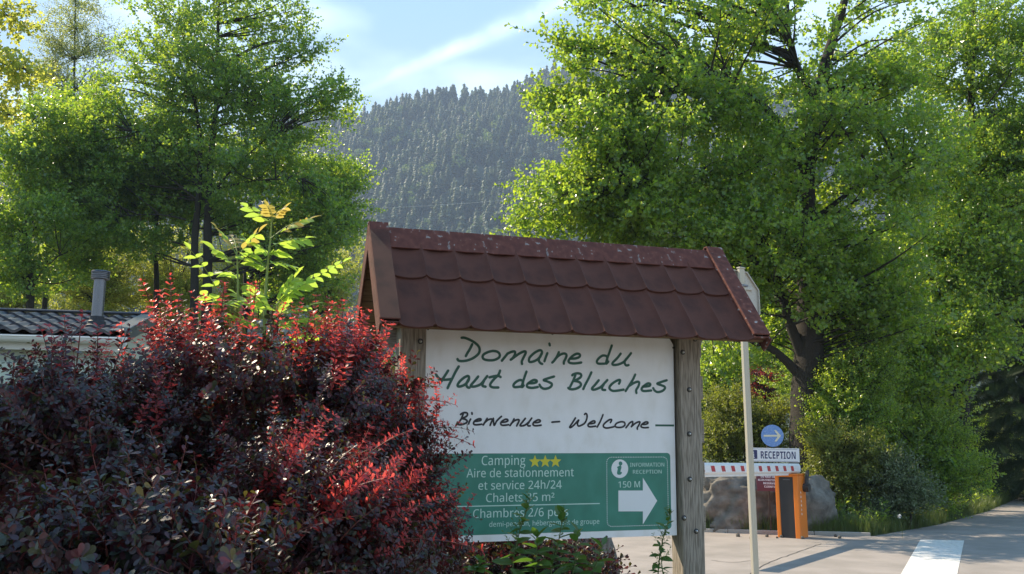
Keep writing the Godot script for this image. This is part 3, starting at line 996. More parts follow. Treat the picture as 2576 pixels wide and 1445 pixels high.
		# verge caps: folded sheets that stand above the tiles at both ends
		for e in [x0, x1]:
			var m := MB.new()
			var of: bool = (e == x0) == (side > 0)
			m.box(Vector3(wb / 2, 0.038, L / 2 - 0.005), Vector3(wb, 0.012, L + 0.03), Basis.IDENTITY, 0.004)
			m.box(Vector3(0.006 if of else wb - 0.006, -0.022, L / 2 + 0.012), Vector3(0.012, 0.108, L + 0.06), Basis.IDENTITY, 0.003)
			m.box(Vector3(wb - 0.006 if of else 0.006, 0.014, L / 2 - 0.005), Vector3(0.012, 0.040, L + 0.02), Basis.IDENTITY, 0.003)
			m.box(Vector3(wb / 2, 0.006, L + 0.008), Vector3(wb - 0.014, 0.052, 0.010), Basis(Vector3.RIGHT, 0.5), 0.003)
			var flip := Transform3D(bs, Vector3(e, apex.y, apex.z))
			if side < 0:
				flip = Transform3D(bs, Vector3(e + wb, apex.y, apex.z))
			var vc := part("verge_cap", m.smooth(), mats.roof_lichen if e == x1 else mats.roof, sgn, flip)
			if e == x1 and side > 0:
				vc.set_meta("label", "verge cap with pale lichen patches")
	# ridge cap: two flanges and a narrow flat top, with end pieces over the verges
	for seg in [[x0 + wb - 0.004, x1 + 0.004, 0.0], [x0, x0 + wb, 0.028], [x1, x1 + wb, 0.028]]:
		var m := MB.new()
		var xa: float = seg[0]
		var xb: float = seg[1]
		var lift: float = seg[2]
		var pr_ := [Vector2(RN - 0.118, RV - 0.168 + lift), Vector2(RN - 0.020, RV - 0.030 + lift), Vector2(RN + 0.020, RV - 0.030 + lift), Vector2(RN + 0.118, RV - 0.168 + lift)]
		for i in 3:
			var p: Vector2 = pr_[i]
			var q: Vector2 = pr_[i + 1]
			var o := Vector3(0, q.x - p.x, -(q.y - p.y))
			m.quad(Vector3(xa, p.y, p.x), Vector3(xb, p.y, p.x), Vector3(xb, q.y, q.x), Vector3(xa, q.y, q.x), o)
			var th := o.normalized() * 0.008
			m.quad(Vector3(xa, p.y, p.x) - th, Vector3(xb, p.y, p.x) - th, Vector3(xb, q.y, q.x) - th, Vector3(xa, q.y, q.x) - th, -o)
			for xe in [[xa, -1.0], [xb, 1.0]]:
				m.quad(Vector3(xe[0], p.y, p.x), Vector3(xe[0], q.y, q.x), Vector3(xe[0], q.y, q.x) - th, Vector3(xe[0], p.y, p.x) - th, Vector3(xe[1], 0, 0))
			if i != 1:
				var e: Vector2 = p if i == 0 else q
				m.quad(Vector3(xa, e.y, e.x), Vector3(xb, e.y, e.x), Vector3(xb, e.y, e.x) - th, Vector3(xa, e.y, e.x) - th, Vector3(0, -1, signf(e.x - RN)))
		part("ridge_cap", m.flat(), mats.roof_lichen, sgn)
	# a brown gable board inside each end and a tie across
	for e in [x0 + 0.30, x1 - 0.20]:
		var m := MB.new()
		m.prism(PackedVector2Array([Vector2(RN - 0.40, EV + 0.03), Vector2(RN + 0.40, EV + 0.03), Vector2(RN, RV - 0.16)]), -0.011, 0.011, Transform3D(Basis(Vector3(0, 0, 1), Vector3(0, 1, 0), Vector3(-1, 0, 0)), Vector3(e, 0, 0)))
		part("gable_board", m.flat(), mats.deck, sgn)
	for e in [x0 + 0.16, x1 - 0.06]:
		part("bearer", box_mesh(Vector3(0.07, 0.10, 0.66), 0.004), mats.deck, sgn, Transform3D(Basis.IDENTITY, Vector3(e, EV + 0.075, RN)))

# ==================================================================== the mobile home
func build_mobile_home() -> void:
	var yaw := 0.235
	var slope := deg_to_rad(13.5)
	var eave := at(309, 846, 9.9)
	var h := thing("mobile_home", "pale green mobile home with dark wavy tiled roof behind the red shrub", "mobile home", Vector3(eave.x, 0, eave.z))
	h.basis = Basis(Vector3.UP, yaw)
	var E := eave.y
	var len := 8.4
	var deep := 3.7
	var down := Vector3(0, -sin(slope), cos(slope))
	var nrm := Vector3(0, cos(slope), sin(slope))
	var L := deep / 2 / cos(slope) + 0.12
	var ridge := Vector3(0, E, 0) - down * L
	# walls
	var m := MB.new()
	m.box(Vector3(-len / 2 - 0.12, E / 2 + 0.1, -deep / 2 - 0.06), Vector3(len, E - 0.36, deep - 0.1))
	part("wall", m.flat(), mats.home_wall, h)
	for i in 12:      # lapped cladding boards on the long side
		var y := 0.42 + i * 0.185
		if y < E - 0.25:
			part("cladding_board", box_mesh(Vector3(len + 0.02, 0.19, 0.018), 0.004), mats.home_wall, h, Transform3D(Basis(Vector3.RIGHT, -0.05), Vector3(-len / 2 - 0.12, y, 0.0)))
			part("cladding_board", box_mesh(Vector3(0.018, 0.19, deep - 0.1), 0.004), mats.home_wall, h, Transform3D(Basis(Vector3.BACK, 0.05), Vector3(-0.105, y, -deep / 2 - 0.06)))
	# gable and fascia, gutter
	var g := MB.new()
	g.prism(PackedVector2Array([Vector2(-deep - 0.02, E - 0.12), Vector2(-0.02, E - 0.12), Vector2(-deep / 2, ridge.y - 0.08)]), -0.012, 0.012, Transform3D(Basis(Vector3(0, 0, 1), Vector3(0, 1, 0), Vector3(-1, 0, 0)), Vector3(-0.11, 0, 0)))
	part("gable", g.flat(), mats.home_wall, h)
	part("fascia", box_mesh(Vector3(len + 0.2, 0.17, 0.02), 0.003), mats.home_trim, h, Transform3D(Basis.IDENTITY, Vector3(-len / 2 - 0.05, E - 0.10, 0.02)))
	var gut := MB.new()
	var prof := []
	for k in 11:
		var a := PI * k / 10.0
		prof.append(Vector2(-cos(a) * 0.055, -sin(a) * 0.06))
	for k in 10:
		var p: Vector2 = prof[k]
		var q: Vector2 = prof[k + 1]
		var o := Vector3(0, (p + q).y, (p + q).x)
		for off in [0.0, 0.006]:
			var pp: Vector2 = p * (1.0 - off * 16.0)
			var qq: Vector2 = q * (1.0 - off * 16.0)
			gut.quad(Vector3(-len - 0.1, pp.y, pp.x), Vector3(0.02, pp.y, pp.x), Vector3(0.02, qq.y, qq.x), Vector3(-len - 0.1, qq.y, qq.x), o if off == 0.0 else -o)
	gut.box(Vector3(-len / 2 - 0.04, 0.004, 0.056), Vector3(len + 0.12, 0.014, 0.014), Basis.IDENTITY, 0.004)
	part("gutter", gut.flat(), mats.home_trim, h, Transform3D(Basis.IDENTITY, Vector3(0, E - 0.05, 0.105)))
	# tiles, front slope
	var cols := 40
	var rows := 5
	var tw := 0.2
	var course := L / rows
	var tm := tile_mesh(tw, course + 0.02, 1, 0.030, 0.034)
	var bs := Basis(Vector3.RIGHT, nrm, down)
	for r in rows:
		for c in cols:
			var o := ridge + down * (course * r + 0.01) + nrm * (0.002 * r)
			part("roof_tile", tm, mats.home_tile, h, Transform3D(bs, Vector3(-0.13 - tw * (c + 1), o.y, o.z)))
	var deck := MB.new()
	deck.quad(ridge + Vector3(0.0, -0.02, 0), ridge + Vector3(-len - 0.2, -0.02, 0), Vector3(-len - 0.2, E - 0.03, 0.05), Vector3(0, E - 0.03, 0.05), nrm)
	part("roof_deck", deck.flat(), mats.rubber, h)
	# rear slope: plain sheet, only its edge can be seen
	var rs := MB.new()
	rs.box(Vector3(-len / 2 - 0.08, 0, 0), Vector3(len + 0.22, 0.03, L), Basis.IDENTITY, 0.004)
	part("rear_roof", rs.smooth(), mats.home_tile, h, Transform3D(Basis(Vector3.RIGHT, Vector3(0, cos(slope), -sin(slope)), Vector3(0, sin(slope), cos(slope))), Vector3(0, ridge.y - sin(slope) * L / 2, ridge.z - cos(slope) * L / 2)))
	part("ridge_cap", box_mesh(Vector3(len + 0.2, 0.035, 0.20), 0.012), mats.home_tile, h, Transform3D(Basis.IDENTITY, Vector3(-len / 2 - 0.08, ridge.y + 0.055, ridge.z)))
	# pale verge flashing at the end
	var vf := MB.new()
	vf.box(Vector3(-0.06, 0.062, L / 2), Vector3(0.17, 0.012, L + 0.02), Basis.IDENTITY, 0.004)
	vf.box(Vector3(-0.14, 0.04, L / 2), Vector3(0.014, 0.06, L + 0.02), Basis.IDENTITY, 0.003)
	vf.box(Vector3(0.02, -0.01, L / 2), Vector3(0.014, 0.15, L + 0.02), Basis.IDENTITY, 0.003)
	part("verge_flashing", vf.smooth(), mats.galv, h, Transform3D(bs, ridge))
	# flue: pipe, ribbed cowl, rubber boot
	var fx := -0.42
	var fs := L - 0.62
	var foot := ridge + down * fs
	var fp := Vector3(fx, foot.y, foot.z)
	var pipe := MB.new()
	pipe.lathe([Vector2(0.0, -0.02), Vector2(0.068, -0.02), Vector2(0.068, 0.66), Vector2(0.0, 0.66)], 28)
	var pp := part("flue_pipe", pipe.smooth(), mats.galv, h, Transform3D(Basis.IDENTITY, fp))
	var cow := MB.new()
	var ring := [Vector2(0.0, 0.60), Vector2(0.074, 0.60)]
	for k in 4:
		ring.append_array([Vector2(0.094, 0.604 + k * 0.022), Vector2(0.106, 0.609 + k * 0.022), Vector2(0.106, 0.616 + k * 0.022), Vector2(0.094, 0.622 + k * 0.022)])
	ring.append_array([Vector2(0.108, 0.694), Vector2(0.104, 0.704), Vector2(0.0, 0.708)])
	cow.lathe(ring, 28)
	part("cowl", cow.smooth(), mats.galv, pp)
	var boot := MB.new()
	boot.lathe([Vector2(0.14, -0.05), Vector2(0.125, 0.04), Vector2(0.105, 0.05), Vector2(0.10, 0.09), Vector2(0.086, 0.10), Vector2(0.082, 0.15), Vector2(0.074, 0.152)], 24)
	boot.box(Vector3(0, 0.012, 0.02), Vector3(0.42, 0.014, 0.44), Basis(Vector3.RIGHT, slope), 0.004)
	part("flue_boot", boot.smooth(), mats.rubber, h, Transform3D(Basis.IDENTITY, fp))

# ==================================================================== barrier, boulders
func boulder(called: String, label: String, base: Vector3, size: Vector3, s: int, turn := 0.0, steps := 46) -> void:
	var n := FastNoiseLite.new()
	n.seed = s
	n.frequency = 0.9
	n.fractal_octaves = 5
	var m := MB.new()
	var rings := steps / 2
	for j in rings + 1:
		for i in steps:
			var a := TAU * i / steps
			var b := PI * j / rings
			var d := Vector3(sin(b) * cos(a), cos(b), sin(b) * sin(a))
			# squared-off shape with facets
			var q := Vector3(signf(d.x) * pow(absf(d.x), 0.75), signf(d.y) * pow(absf(d.y), 0.8), signf(d.z) * pow(absf(d.z), 0.75))
			var k := 1.0 + 0.28 * n.get_noise_3d(d.x * 1.3, d.y * 1.3, d.z * 1.3) + 0.13 * n.get_noise_3d(d.x * 4.0, d.y * 4.0, d.z * 4.0) + 0.07 * absf(n.get_noise_3d(d.x * 11.0, d.y * 11.0, d.z * 11.0))
			m.v.append(Vector3(q.x * size.x / 2, q.y * size.y * 0.62, q.z * size.z / 2) * k + Vector3(0, size.y * 0.36, 0))
	for j in rings:
		for i in steps:
			var a := j * steps + i
			var b := j * steps + (i + 1) % steps
			var out := (m.v[a] + m.v[b + steps]) / 2 - Vector3(0, size.y * 0.36, 0)
			m.itri(a, b, b + steps, out)
			m.itri(a, b + steps, a + steps, out)
	var t := part(numbered(called), m.smooth(), mats.stone, self, Transform3D(Basis(Vector3.UP, turn), base))
	t.set_meta("label", label)
	t.set_meta("category", "boulder")

func build_barrier() -> void:
	var p := on_ground(1986, 1355.5)
	var d := Vector3(-0.62, 0, 0.785).normalized()      # the arm runs this way, towards the road's near side
	var right := Vector3.UP.cross(d).normalized()
	var t := thing("barrier", "orange barrier cabinet with black front and white arm with red marks", "barrier")
	var W := 0.42
	var D := 0.38
	var H := 1.10
	t.transform = Transform3D(Basis(right, Vector3.UP, d), p - d * D / 2)
	var cab := MB.new()
	# an open-fronted frame: the black door sits back between two orange jambs
	cab.box(Vector3(0, H / 2, -0.02), Vector3(W, H, D - 0.04), Basis.IDENTITY, 0.012)
	cab.box(Vector3(-W / 2 + 0.035, H / 2, D / 2 - 0.02), Vector3(0.07, H, 0.045), Basis.IDENTITY, 0.010)
	cab.box(Vector3(W / 2 - 0.045, H / 2, D / 2 - 0.02), Vector3(0.09, H, 0.045), Basis.IDENTITY, 0.010)
	cab.box(Vector3(-0.01, H - 0.012, D / 2 - 0.02), Vector3(W - 0.16, 0.024, 0.040))
	var c := part("cabinet", cab.smooth(), mats.orange, t)
	part("lid", box_mesh(Vector3(W + 0.01, 0.03, D + 0.01), 0.01), mats.orange, t, Transform3D(Basis.IDENTITY, Vector3(0, H + 0.015, 0)))
	part("door", box_mesh(Vector3(W - 0.162, H - 0.035, 0.02), 0.003), mats.panel_black, t, Transform3D(Basis.IDENTITY, Vector3(-0.01, H / 2 - 0.012, D / 2 - 0.022)))
	# small white marks along the side
	for k in 6:
		part("side_mark", box_mesh(Vector3(0.002, 0.035, 0.028 if k % 2 else 0.02)), mats.print_white, c, Transform3D(Basis.IDENTITY, Vector3(W / 2 + 0.0012, H - 0.30 - k * 0.075, D / 2 - 0.12)))
	# plate on the door, too small to read
	part("door_plate", box_mesh(Vector3(0.13, 0.012, 0.002)), mats.galv, c, Transform3D(Basis.IDENTITY, Vector3(-0.0, H - 0.075, D / 2 - 0.0105)))
	# arm: eight-sided section, from behind the cabinet over the paving
	var arm := MB.new()
	var sec := PackedVector2Array()
	for q in [[-0.055, -0.085], [0.055, -0.085], [0.075, -0.060], [0.075, 0.045], [0.045, 0.085], [-0.045, 0.085], [-0.075, 0.045], [-0.075, -0.060]]:
		sec.append(Vector2(q[0], q[1]))
	arm.prism(sec, -0.30, 4.6)
	var a := part("arm", arm.flat(), mats.white_paint, t, Transform3D(Basis(Vector3.RIGHT, -0.02), Vector3(0.02, H + 0.124, 0)))
	for k in 12:
		for sx in [-1.0, 1.0]:
			var mk := MB.new()
			var z0 := 0.02 + k * 0.36
			mk.quad(Vector3(sx * 0.0768, -0.048, z0), Vector3(sx * 0.0768, -0.048, z0 + 0.13), Vector3(sx * 0.0768, 0.040, z0 + 0.17), Vector3(sx * 0.0768, 0.040, z0 + 0.04), Vector3(sx, 0, 0))
			part("red_mark", mk.flat(), mats.red_mark, a)
	# lower rail of the arm, and the pivot with its counterweight behind
	part("arm_rail", box_mesh(Vector3(0.07, 0.05, 4.55), 0.006), mats.white_paint, t, Transform3D(Basis(Vector3.RIGHT, -0.02), Vector3(0.02, H + 0.035 - 0.014 + 0.047, 2.33)))
	var pv := MB.new()
	pv.lathe([Vector2(0.0, -0.05), Vector2(0.075, -0.05), Vector2(0.075, 0.06), Vector2(0.0, 0.06)], 18, Transform3D(Basis(Vector3.BACK, PI / 2), Vector3(W / 2 + 0.055, H - 0.22, -0.10)))
	pv.box(Vector3(W / 2 + 0.05, H - 0.08, -0.13), Vector3(0.05, 0.34, 0.07), Basis(Vector3.RIGHT, -0.35), 0.006)
	part("pivot", pv.smooth(), mats.dark_steel, t)
	# boulders
	var b0 := on_ground(1905, 1344)
	boulder("boulder", "large grey granite boulder with a lichen crust behind the orange barrier", b0 + Vector3(0.25, 0, -0.9), Vector3(2.6, 1.12, 1.4), 5, 0.1, 64)
	var b1 := on_ground(2062, 1349)
	boulder("boulder", "smooth dark boulder half hidden by leaves beside the barrier cabinet", b1 + Vector3(0.0, 0, -0.75), Vector3(1.2, 1.0, 1.0), 9, 0.5)
	boulder("boulder", "narrow upright stone standing on the paving under the notice board", at(1488, 1400, 7.4) * Vector3(1, 0, 1), Vector3(0.42, 1.05, 0.34), 14, 0.3)
	# stones and litter along the paving
	var r := rng_of(77)
	for i in 9:
		var g := on_ground(r.randf_range(1780, 2120), r.randf_range(1350, 1358))
		boulder("pebble", "small pebble lying along the back edge of the paving", g, Vector3.ONE * r.randf_range(0.03, 0.07), 100 + i, r.randf() * TAU, 10)
		get_child(-1).set_meta("group", "pebbles along the paving edge")
		get_child(-1).set_meta("category", "pebble")

# ==================================================================== road signs
func build_road_signs() -> void:
	# back of an eight-sided sign on its post
	var foot := at(1905, 1535, 9.3)
	foot.y = 0.0
	var t := thing("stop_sign", "cream metal post with the back of an eight sided road sign", "road sign", foot)
	var topy := at(1857, 676, 9.3).y
	var tilt := Basis(Vector3.BACK, 0.0)
	# the post: a ribbed rectangular profile, turned to the road
	var turn := Basis(Vector3.UP, deg_to_rad(35.0))
	t.basis = turn
	var m := MB.new()
	m.box(Vector3(0, topy / 2 - 0.15, 0), Vector3(0.082, topy + 0.3, 0.044), Basis.IDENTITY, 0.008)
	for x in [-0.022, 0.0, 0.022]:
		m.box(Vector3(x, topy / 2 - 0.15, 0.0), Vector3(0.010, topy + 0.28, 0.052), Basis.IDENTITY, 0.003)
	part("post", m.smooth(), mats.pole, t)
	part("post_cap", box_mesh(Vector3(0.09, 0.014, 0.055), 0.004), mats.pole, t, Transform3D(Basis.IDENTITY, Vector3(0, topy + 0.005, 0)))
	var cy := at(1870, 752, 9.3).y
	var R := 0.315 / cos(PI / 8)
	var oct := PackedVector2Array()
	var inner := PackedVector2Array()
	for k in 8:
		oct.append(Vector2.from_angle(PI / 8 + TAU * k / 8) * R)
		inner.append(Vector2.from_angle(PI / 8 + TAU * k / 8) * (R - 0.012))
	var f := MB.new()
	f.prism(oct, -0.004, 0.0)
	var face := part("sign_plate", f.flat(), mats.sign_back, t, Transform3D(Basis.IDENTITY, Vector3(0.0, cy, -0.045)))
	var rim := MB.new()
	for k in 8:
		var p := oct[k]
		var q := oct[(k + 1) % 8]
		var pi := inner[k]
		var qi := inner[(k + 1) % 8]
		var o := Vector3(p.x + q.x, p.y + q.y, 0)
		rim.quad(Vector3(p.x, p.y, -0.006), Vector3(q.x, q.y, -0.006), Vector3(q.x, q.y, 0.022), Vector3(p.x, p.y, 0.022), o)
		rim.quad(Vector3(pi.x, pi.y, 0.001), Vector3(qi.x, qi.y, 0.001), Vector3(qi.x, qi.y, 0.022), Vector3(pi.x, pi.y, 0.022), -o)
		rim.quad(Vector3(p.x, p.y, 0.022), Vector3(q.x, q.y, 0.022), Vector3(qi.x, qi.y, 0.022), Vector3(pi.x, pi.y, 0.022), Vector3.BACK)
	part("rim", rim.flat(), mats.sign_back, face)
	for yy in [0.13, -0.13]:
		part("mounting_rail", box_mesh(Vector3(0.42, 0.035, 0.016), 0.003), mats.sign_back, face, Transform3D(Basis.IDENTITY, Vector3(0, yy, 0.010)))
		part("clamp", box_mesh(Vector3(0.13, 0.022, 0.064), 0.004), mats.galv, face, Transform3D(Basis.IDENTITY, Vector3(0, yy + 0.012, 0.050)))
	# round blue arrow sign above a white reception plate, on one thin post
	var dp := 17.6
	var c0 := at(1943, 1097, dp)
	var s := thing("direction_sign", "round blue sign with cream arrow above white reception plate behind barrier", "sign", Vector3(c0.x, 0, c0.z))
	var face_cam := Basis(Vector3.UP, -0.12)
	s.basis = face_cam
	var pm := MB.new()
	for x in [-0.10, 0.10]:
		pm.tube([Vector3(x, -0.1, -0.03), Vector3(x, c0.y - 0.12, -0.03)], [0.02, 0.02], 8)
	part("post", pm.smooth(), mats.dark_steel, s)
	var rd := 27.0 / FOC * dp
	var dm := MB.new()
	dm.prism(disc(Vector2.ZERO, rd, 40), -0.004, 0.004)
	var dd := part("round_plate", dm.flat(), mats.blue_sign, s, Transform3D(Basis.IDENTITY, Vector3(0, c0.y, 0.02)))
	var am := MB.new()
	var k := rd / 113.0
	am.prism(PackedVector2Array([Vector2(-88, -9), Vector2(52, -9), Vector2(18, -58), Vector2(40, -58), Vector2(86, 0), Vector2(40, 58), Vector2(18, 58), Vector2(52, 9), Vector2(-88, 9)]) * Transform2D.IDENTITY.scaled(Vector2(k, k)), 0.0048, 0.0075)
	part("arrow", am.flat(), mats.cream, dd)
	var pl := at(1884, 1163, dp)
	var ph := at(2008, 1128, dp)
	var wd := ph.x - pl.x
	var hg := ph.y - pl.y
	var plate := part("reception_plate", box_mesh(Vector3(wd, hg, 0.012), 0.003), mats.white_paint, s, Transform3D(Basis(Vector3.BACK, -0.015), Vector3((pl.x + ph.x) / 2 - c0.x, (pl.y + ph.y) / 2, 0.02)))
	plate.set_meta("label", "white plate reading RECEPTION with a dark blue information square")
	var kk := wd / (1078.0 - 575.0)
	var px := func(x, y): return Vector2((x - 826.5) * kk, (398.0 - y) * kk)
	var sq := MB.new()
	sq.prism(round_rect(px.call(596, 438), px.call(666, 350), 0.012), 0.0066, 0.0080)
	part("information_square", sq.flat(), mats.navy, plate)
	text_on(plate, "i", mats.print_white, true, px.call(612, 430), px.call(642, 372), 0.0088, true)
	text_on(plate, "RECEPTION", mats.navy, true, px.call(700, 434), px.call(1040, 362), 0.0078)
	for e in [[596, 338, 1060, 341], [596, 458, 1060, 461]]:
		var ln := MB.new()
		ln.prism(PackedVector2Array([px.call(e[0], e[3]), px.call(e[2], e[3]), px.call(e[2], e[1]), px.call(e[0], e[1])]), 0.0064, 0.0070)
		part("border_line", ln.flat(), mats.navy, plate)
	# maroon notice leaning on the boulder
	var q0 := at(1930, 1219, 16.9)
	var n := thing("maroon_notice", "small maroon notice with white writing leaning behind the barrier arm", "sign", Vector3(q0.x, 0, q0.z))
	var w := 62.0 / FOC * 16.9
	var hh := 50.0 / FOC * 16.9
	var pc := part("plate", box_mesh(Vector3(w, hh, 0.008), 0.002), mats.maroon, n, Transform3D(Basis(Vector3.RIGHT, -0.25) * Basis(Vector3.BACK, -0.03), Vector3(0.04, q0.y + 0.06, 0)))
	part("stake", box_mesh(Vector3(0.03, q0.y + 0.1, 0.02), 0.003), mats.dark_steel, n, Transform3D(Basis.IDENTITY, Vector3(0.04, (q0.y + 0.1) / 2 - 0.08, -0.03)))
	for i in 4:
		var line: String = ["DU HAUT DES", "ACCES STRICTEMENT", "RESERVE", "CLIENTS"][i]
		var lw: float = [0.30, 0.42, 0.22, 0.20][i]
		text_on(pc, line, mats.print_white, true, Vector2(-lw / 2, 0.06 - i * 0.062), Vector2(lw / 2, 0.06 - i * 0.062 + 0.036), 0.0052)

# ==================================================================== foliage
func leaf(vs: PackedVector3Array, b: Vector3, d: Vector3, up: Vector3, ln: float, wd: float, fold: float, full: bool) -> void:
	var s := d.cross(up).normalized() * wd * 0.5
	var n := s.cross(d).normalized()
	var t := b + d * ln - n * (ln * 0.12)
	if not full:
		var mid := b + d * (ln * 0.52) + n * fold * wd
		vs.append_array([b, mid - s, t, b, t, mid + s])
		return
	var a := b + d * (ln * 0.32) + n * fold * wd * 0.6
	var c := b + d * (ln * 0.72) + n * fold * wd
	vs.append_array([b, a - s * 0.62, c - s, b, c - s, t, b, t, c + s, b, c + s, a + s * 0.62])

func surfaces(groups: Array, materials: Array) -> ArrayMesh:
	var m := ArrayMesh.new()
	for i in groups.size():
		if groups[i].size() == 0:
			continue
		var a := []
		a.resize(Mesh.ARRAY_MAX)
		a[Mesh.ARRAY_VERTEX] = groups[i]
		m.add_surface_from_arrays(Mesh.PRIMITIVE_TRIANGLES, a)
		m.surface_set_material(m.get_surface_count() - 1, materials[i])
	return m

func stick(vs: PackedVector3Array, a: Vector3, b: Vector3, r: float) -> void:
	var d := (b - a).normalized()
	var s := d.cross(Vector3.UP if absf(d.y) < 0.9 else Vector3.RIGHT).normalized()
	var u := s.cross(d)
	for k in 3:
		var p := (s * cos(TAU * k / 3) + u * sin(TAU * k / 3)) * r
		var q := (s * cos(TAU * (k + 1) / 3) + u * sin(TAU * (k + 1) / 3)) * r
		vs.append_array([a + p, b + p * 0.5, b + q * 0.5, a + p, b + q * 0.5, a + q])

func spray(sd: int, n: int, length: float, ll: float, lw: float, leaves: Array, stem: Material, full := false, out := 0.9, rise := 0.45) -> ArrayMesh:
	var r := rng_of(sd)
	var gs := []
	for i in leaves.size() + 1:
		gs.append(PackedVector3Array())
	var bend := Vector3(r.randf_range(-0.3, 0.3), 0, r.randf_range(-0.3, 0.3)) * length
	var prev := Vector3.ZERO
	for k in n:
		var t := (k + 0.6) / n
		var p := Vector3(0, length * t, 0) + bend * t * t
		if k == n / 2 or k == n - 1:
			stick(gs[leaves.size()], prev, p, 0.0022 + 0.003 * length)
			prev = p
		var a := k * 2.4 + r.randf_range(-0.4, 0.4)
		var o := Vector3(cos(a), 0, sin(a))
		var d := (o * out + Vector3.UP * (rise + 0.5 * t) + rdir(r) * 0.28).normalized()
		var up := (Vector3.UP * 0.9 - o * 0.2 + rdir(r) * 0.75)
		if absf(up.normalized().dot(d)) > 0.95:
			up = o
		var z := r.randf_range(0.7, 1.15) * (1.0 - 0.35 * t)
		leaf(gs[r.randi() % leaves.size()], p, d, up, ll * z, lw * z, r.randf_range(0.02, 0.22), full)
	return surfaces(gs, leaves + [stem])

func bake(called: String, places: Array, meshes: Array, parent: Node) -> void:      # all leaves of one crown in one mesh, a surface for each leaf tone
	var by := {}
	for i in meshes.size():
		var m: ArrayMesh = meshes[i]
		for s in m.get_surface_count():
			var key := m.surface_get_material(s)
			if not by.has(key):
				by[key] = PackedVector3Array()
			var vs: PackedVector3Array = m.surface_get_arrays(s)[Mesh.ARRAY_VERTEX]
			var all := PackedVector3Array()
			for k in range(i, places.size(), meshes.size()):
				all.append_array(places[k] * vs)
			by[key].append_array(all)
	part(called, surfaces(by.values(), by.keys()), null, parent).set_meta("kind", "stuff")

func scatter(called: String, places: Array, meshes: Array, parent: Node) -> void:      # places: transforms; spread over the mesh variants
	for i in meshes.size():
		var mine := []
		for k in range(i, places.size(), meshes.size()):
			mine.append(places[k])
		if mine.is_empty():
			continue
		var mm := MultiMesh.new()
		mm.transform_format = MultiMesh.TRANSFORM_3D
		mm.mesh = meshes[i]
		mm.instance_count = mine.size()
		for k in mine.size():
			mm.set_instance_transform(k, mine[k])
		var f := MultiMeshInstance3D.new()
		f.name = called
		f.multimesh = mm
		parent.add_child(f, true)
		f.set_meta("kind", "stuff")

func along(dir: Vector3, roll: float, s: float, p: Vector3) -> Transform3D:
	var y := dir.normalized()
	var x := y.cross(Vector3.FORWARD if absf(y.z) < 0.9 else Vector3.RIGHT).normalized()
	var b := Basis(x, y, x.cross(y)) * Basis(Vector3.UP, roll)
	return Transform3D(b.scaled_local(Vector3.ONE * s), p)

func lobe(x: float, y: float, d: float, rx: float, ry: float, rz: float, w := 1.0) -> Array:      # pixel centre and radii at that distance
	return [at(x, y, d), Vector3(rx * d / FOC, ry * d / FOC, rz), w]

func tree(o: Node3D, sd: int, stems: Array, limbs: Array, lobes: Array, n_branch: int, per: int, sprays: Array, bark: Material, spread := 0.45, size := 1.0, low := 0.25, rise := 0.3) -> void:
	# stems: [points, radii]; limbs: the same, each a part of its own; branches reach from the stems into the lobes and carry the sprays
	var r := rng_of(sd)
	var base := o.position
	var nodes := []
	for s in stems:
		var pts := curve(s[0].map(func(p): return p - base), 5)
		var rad := []
		for i in pts.size():
			rad.append(lerpf(s[1], s[2], float(i) / (pts.size() - 1)))
			nodes.append(pts[i])
		var m := MB.new()
		m.tube(pts, rad, 11, 0.06, r)
		part("trunk", m.smooth(), bark, o)
	for s in limbs:
		var pts := curve(s[0].map(func(p): return p - base), 5)
		var rad := []
		for i in pts.size():
			rad.append(lerpf(s[1], s[2], float(i) / (pts.size() - 1)))
			if i > pts.size() / 3:
				nodes.append(pts[i])
		var m := MB.new()
		m.tube(pts, rad, 8, 0.06, r)
		part("limb", m.smooth(), bark, o)
	var total := 0.0
	for l in lobes:
		total += l[2]
	var br := MB.new()
	var places := []
	for i in n_branch:
		var pick := r.randf() * total
		var l = lobes[0]
		for q in lobes:
			l = q
			pick -= q[2]
			if pick <= 0.0:
				break
		var tip: Vector3 = l[0] - base + rdir(r) * l[1] * pow(r.randf(), 0.42)
		var from: Vector3 = nodes[0]
		var best := INF
		for q in nodes:      # a node below the tip, not too far
			var dh := Vector2(q.x - tip.x, q.z - tip.z).length()
			var want: float = tip.y - rise * dh
			var cost := dh + absf(q.y - want) * 1.6 + r.randf() * 0.6
			if cost < best:
				best = cost
				from = q
		var span := tip - from
		var mid := from + span * 0.5 + Vector3(0, span.length() * r.randf_range(-0.04, 0.12), 0) + rdir(r) * span.length() * 0.08
		var pts := curve([from, mid, tip], 4)
		var r0 := clampf(0.012 * span.length() + 0.006, 0.006, 0.07)
		var rad := []
		for k in pts.size():
			rad.append(lerpf(r0, 0.004, float(k) / (pts.size() - 1)))
		br.tube(pts, rad, 5)
		var hd := span.normalized()
		for k in per:
			var t := lerpf(low, 1.0, sqrt(r.randf()))
			var f := t * (pts.size() - 1)
			var p0: Vector3 = pts[int(f)].lerp(pts[mini(int(f) + 1, pts.size() - 1)], f - int(f))
			var off := rdir(r) * Vector3(1, 0.42, 1) * spread * pow(r.randf(), 0.5)
			var dir := off.normalized() * 0.8 + hd * 0.5 + Vector3(0, 0.25, 0) + rdir(r) * 0.5
			places.append(along(dir, r.randf() * TAU, size * r.randf_range(0.75, 1.25), p0 + off))
	part("branchwork", br.smooth(), bark, o).set_meta("kind", "stuff")
	bake("crown", places, sprays, o)

# ==================================================================== trees on the left
func alder_sprays(sd: int, leaves: Array, size := 1.0) -> Array:
	var out := []
	for i in 4:
		out.append(spray(sd + i, 9, 0.34 * size, 0.085 * size, 0.078 * size, leaves, mats.bark, true))
	return out

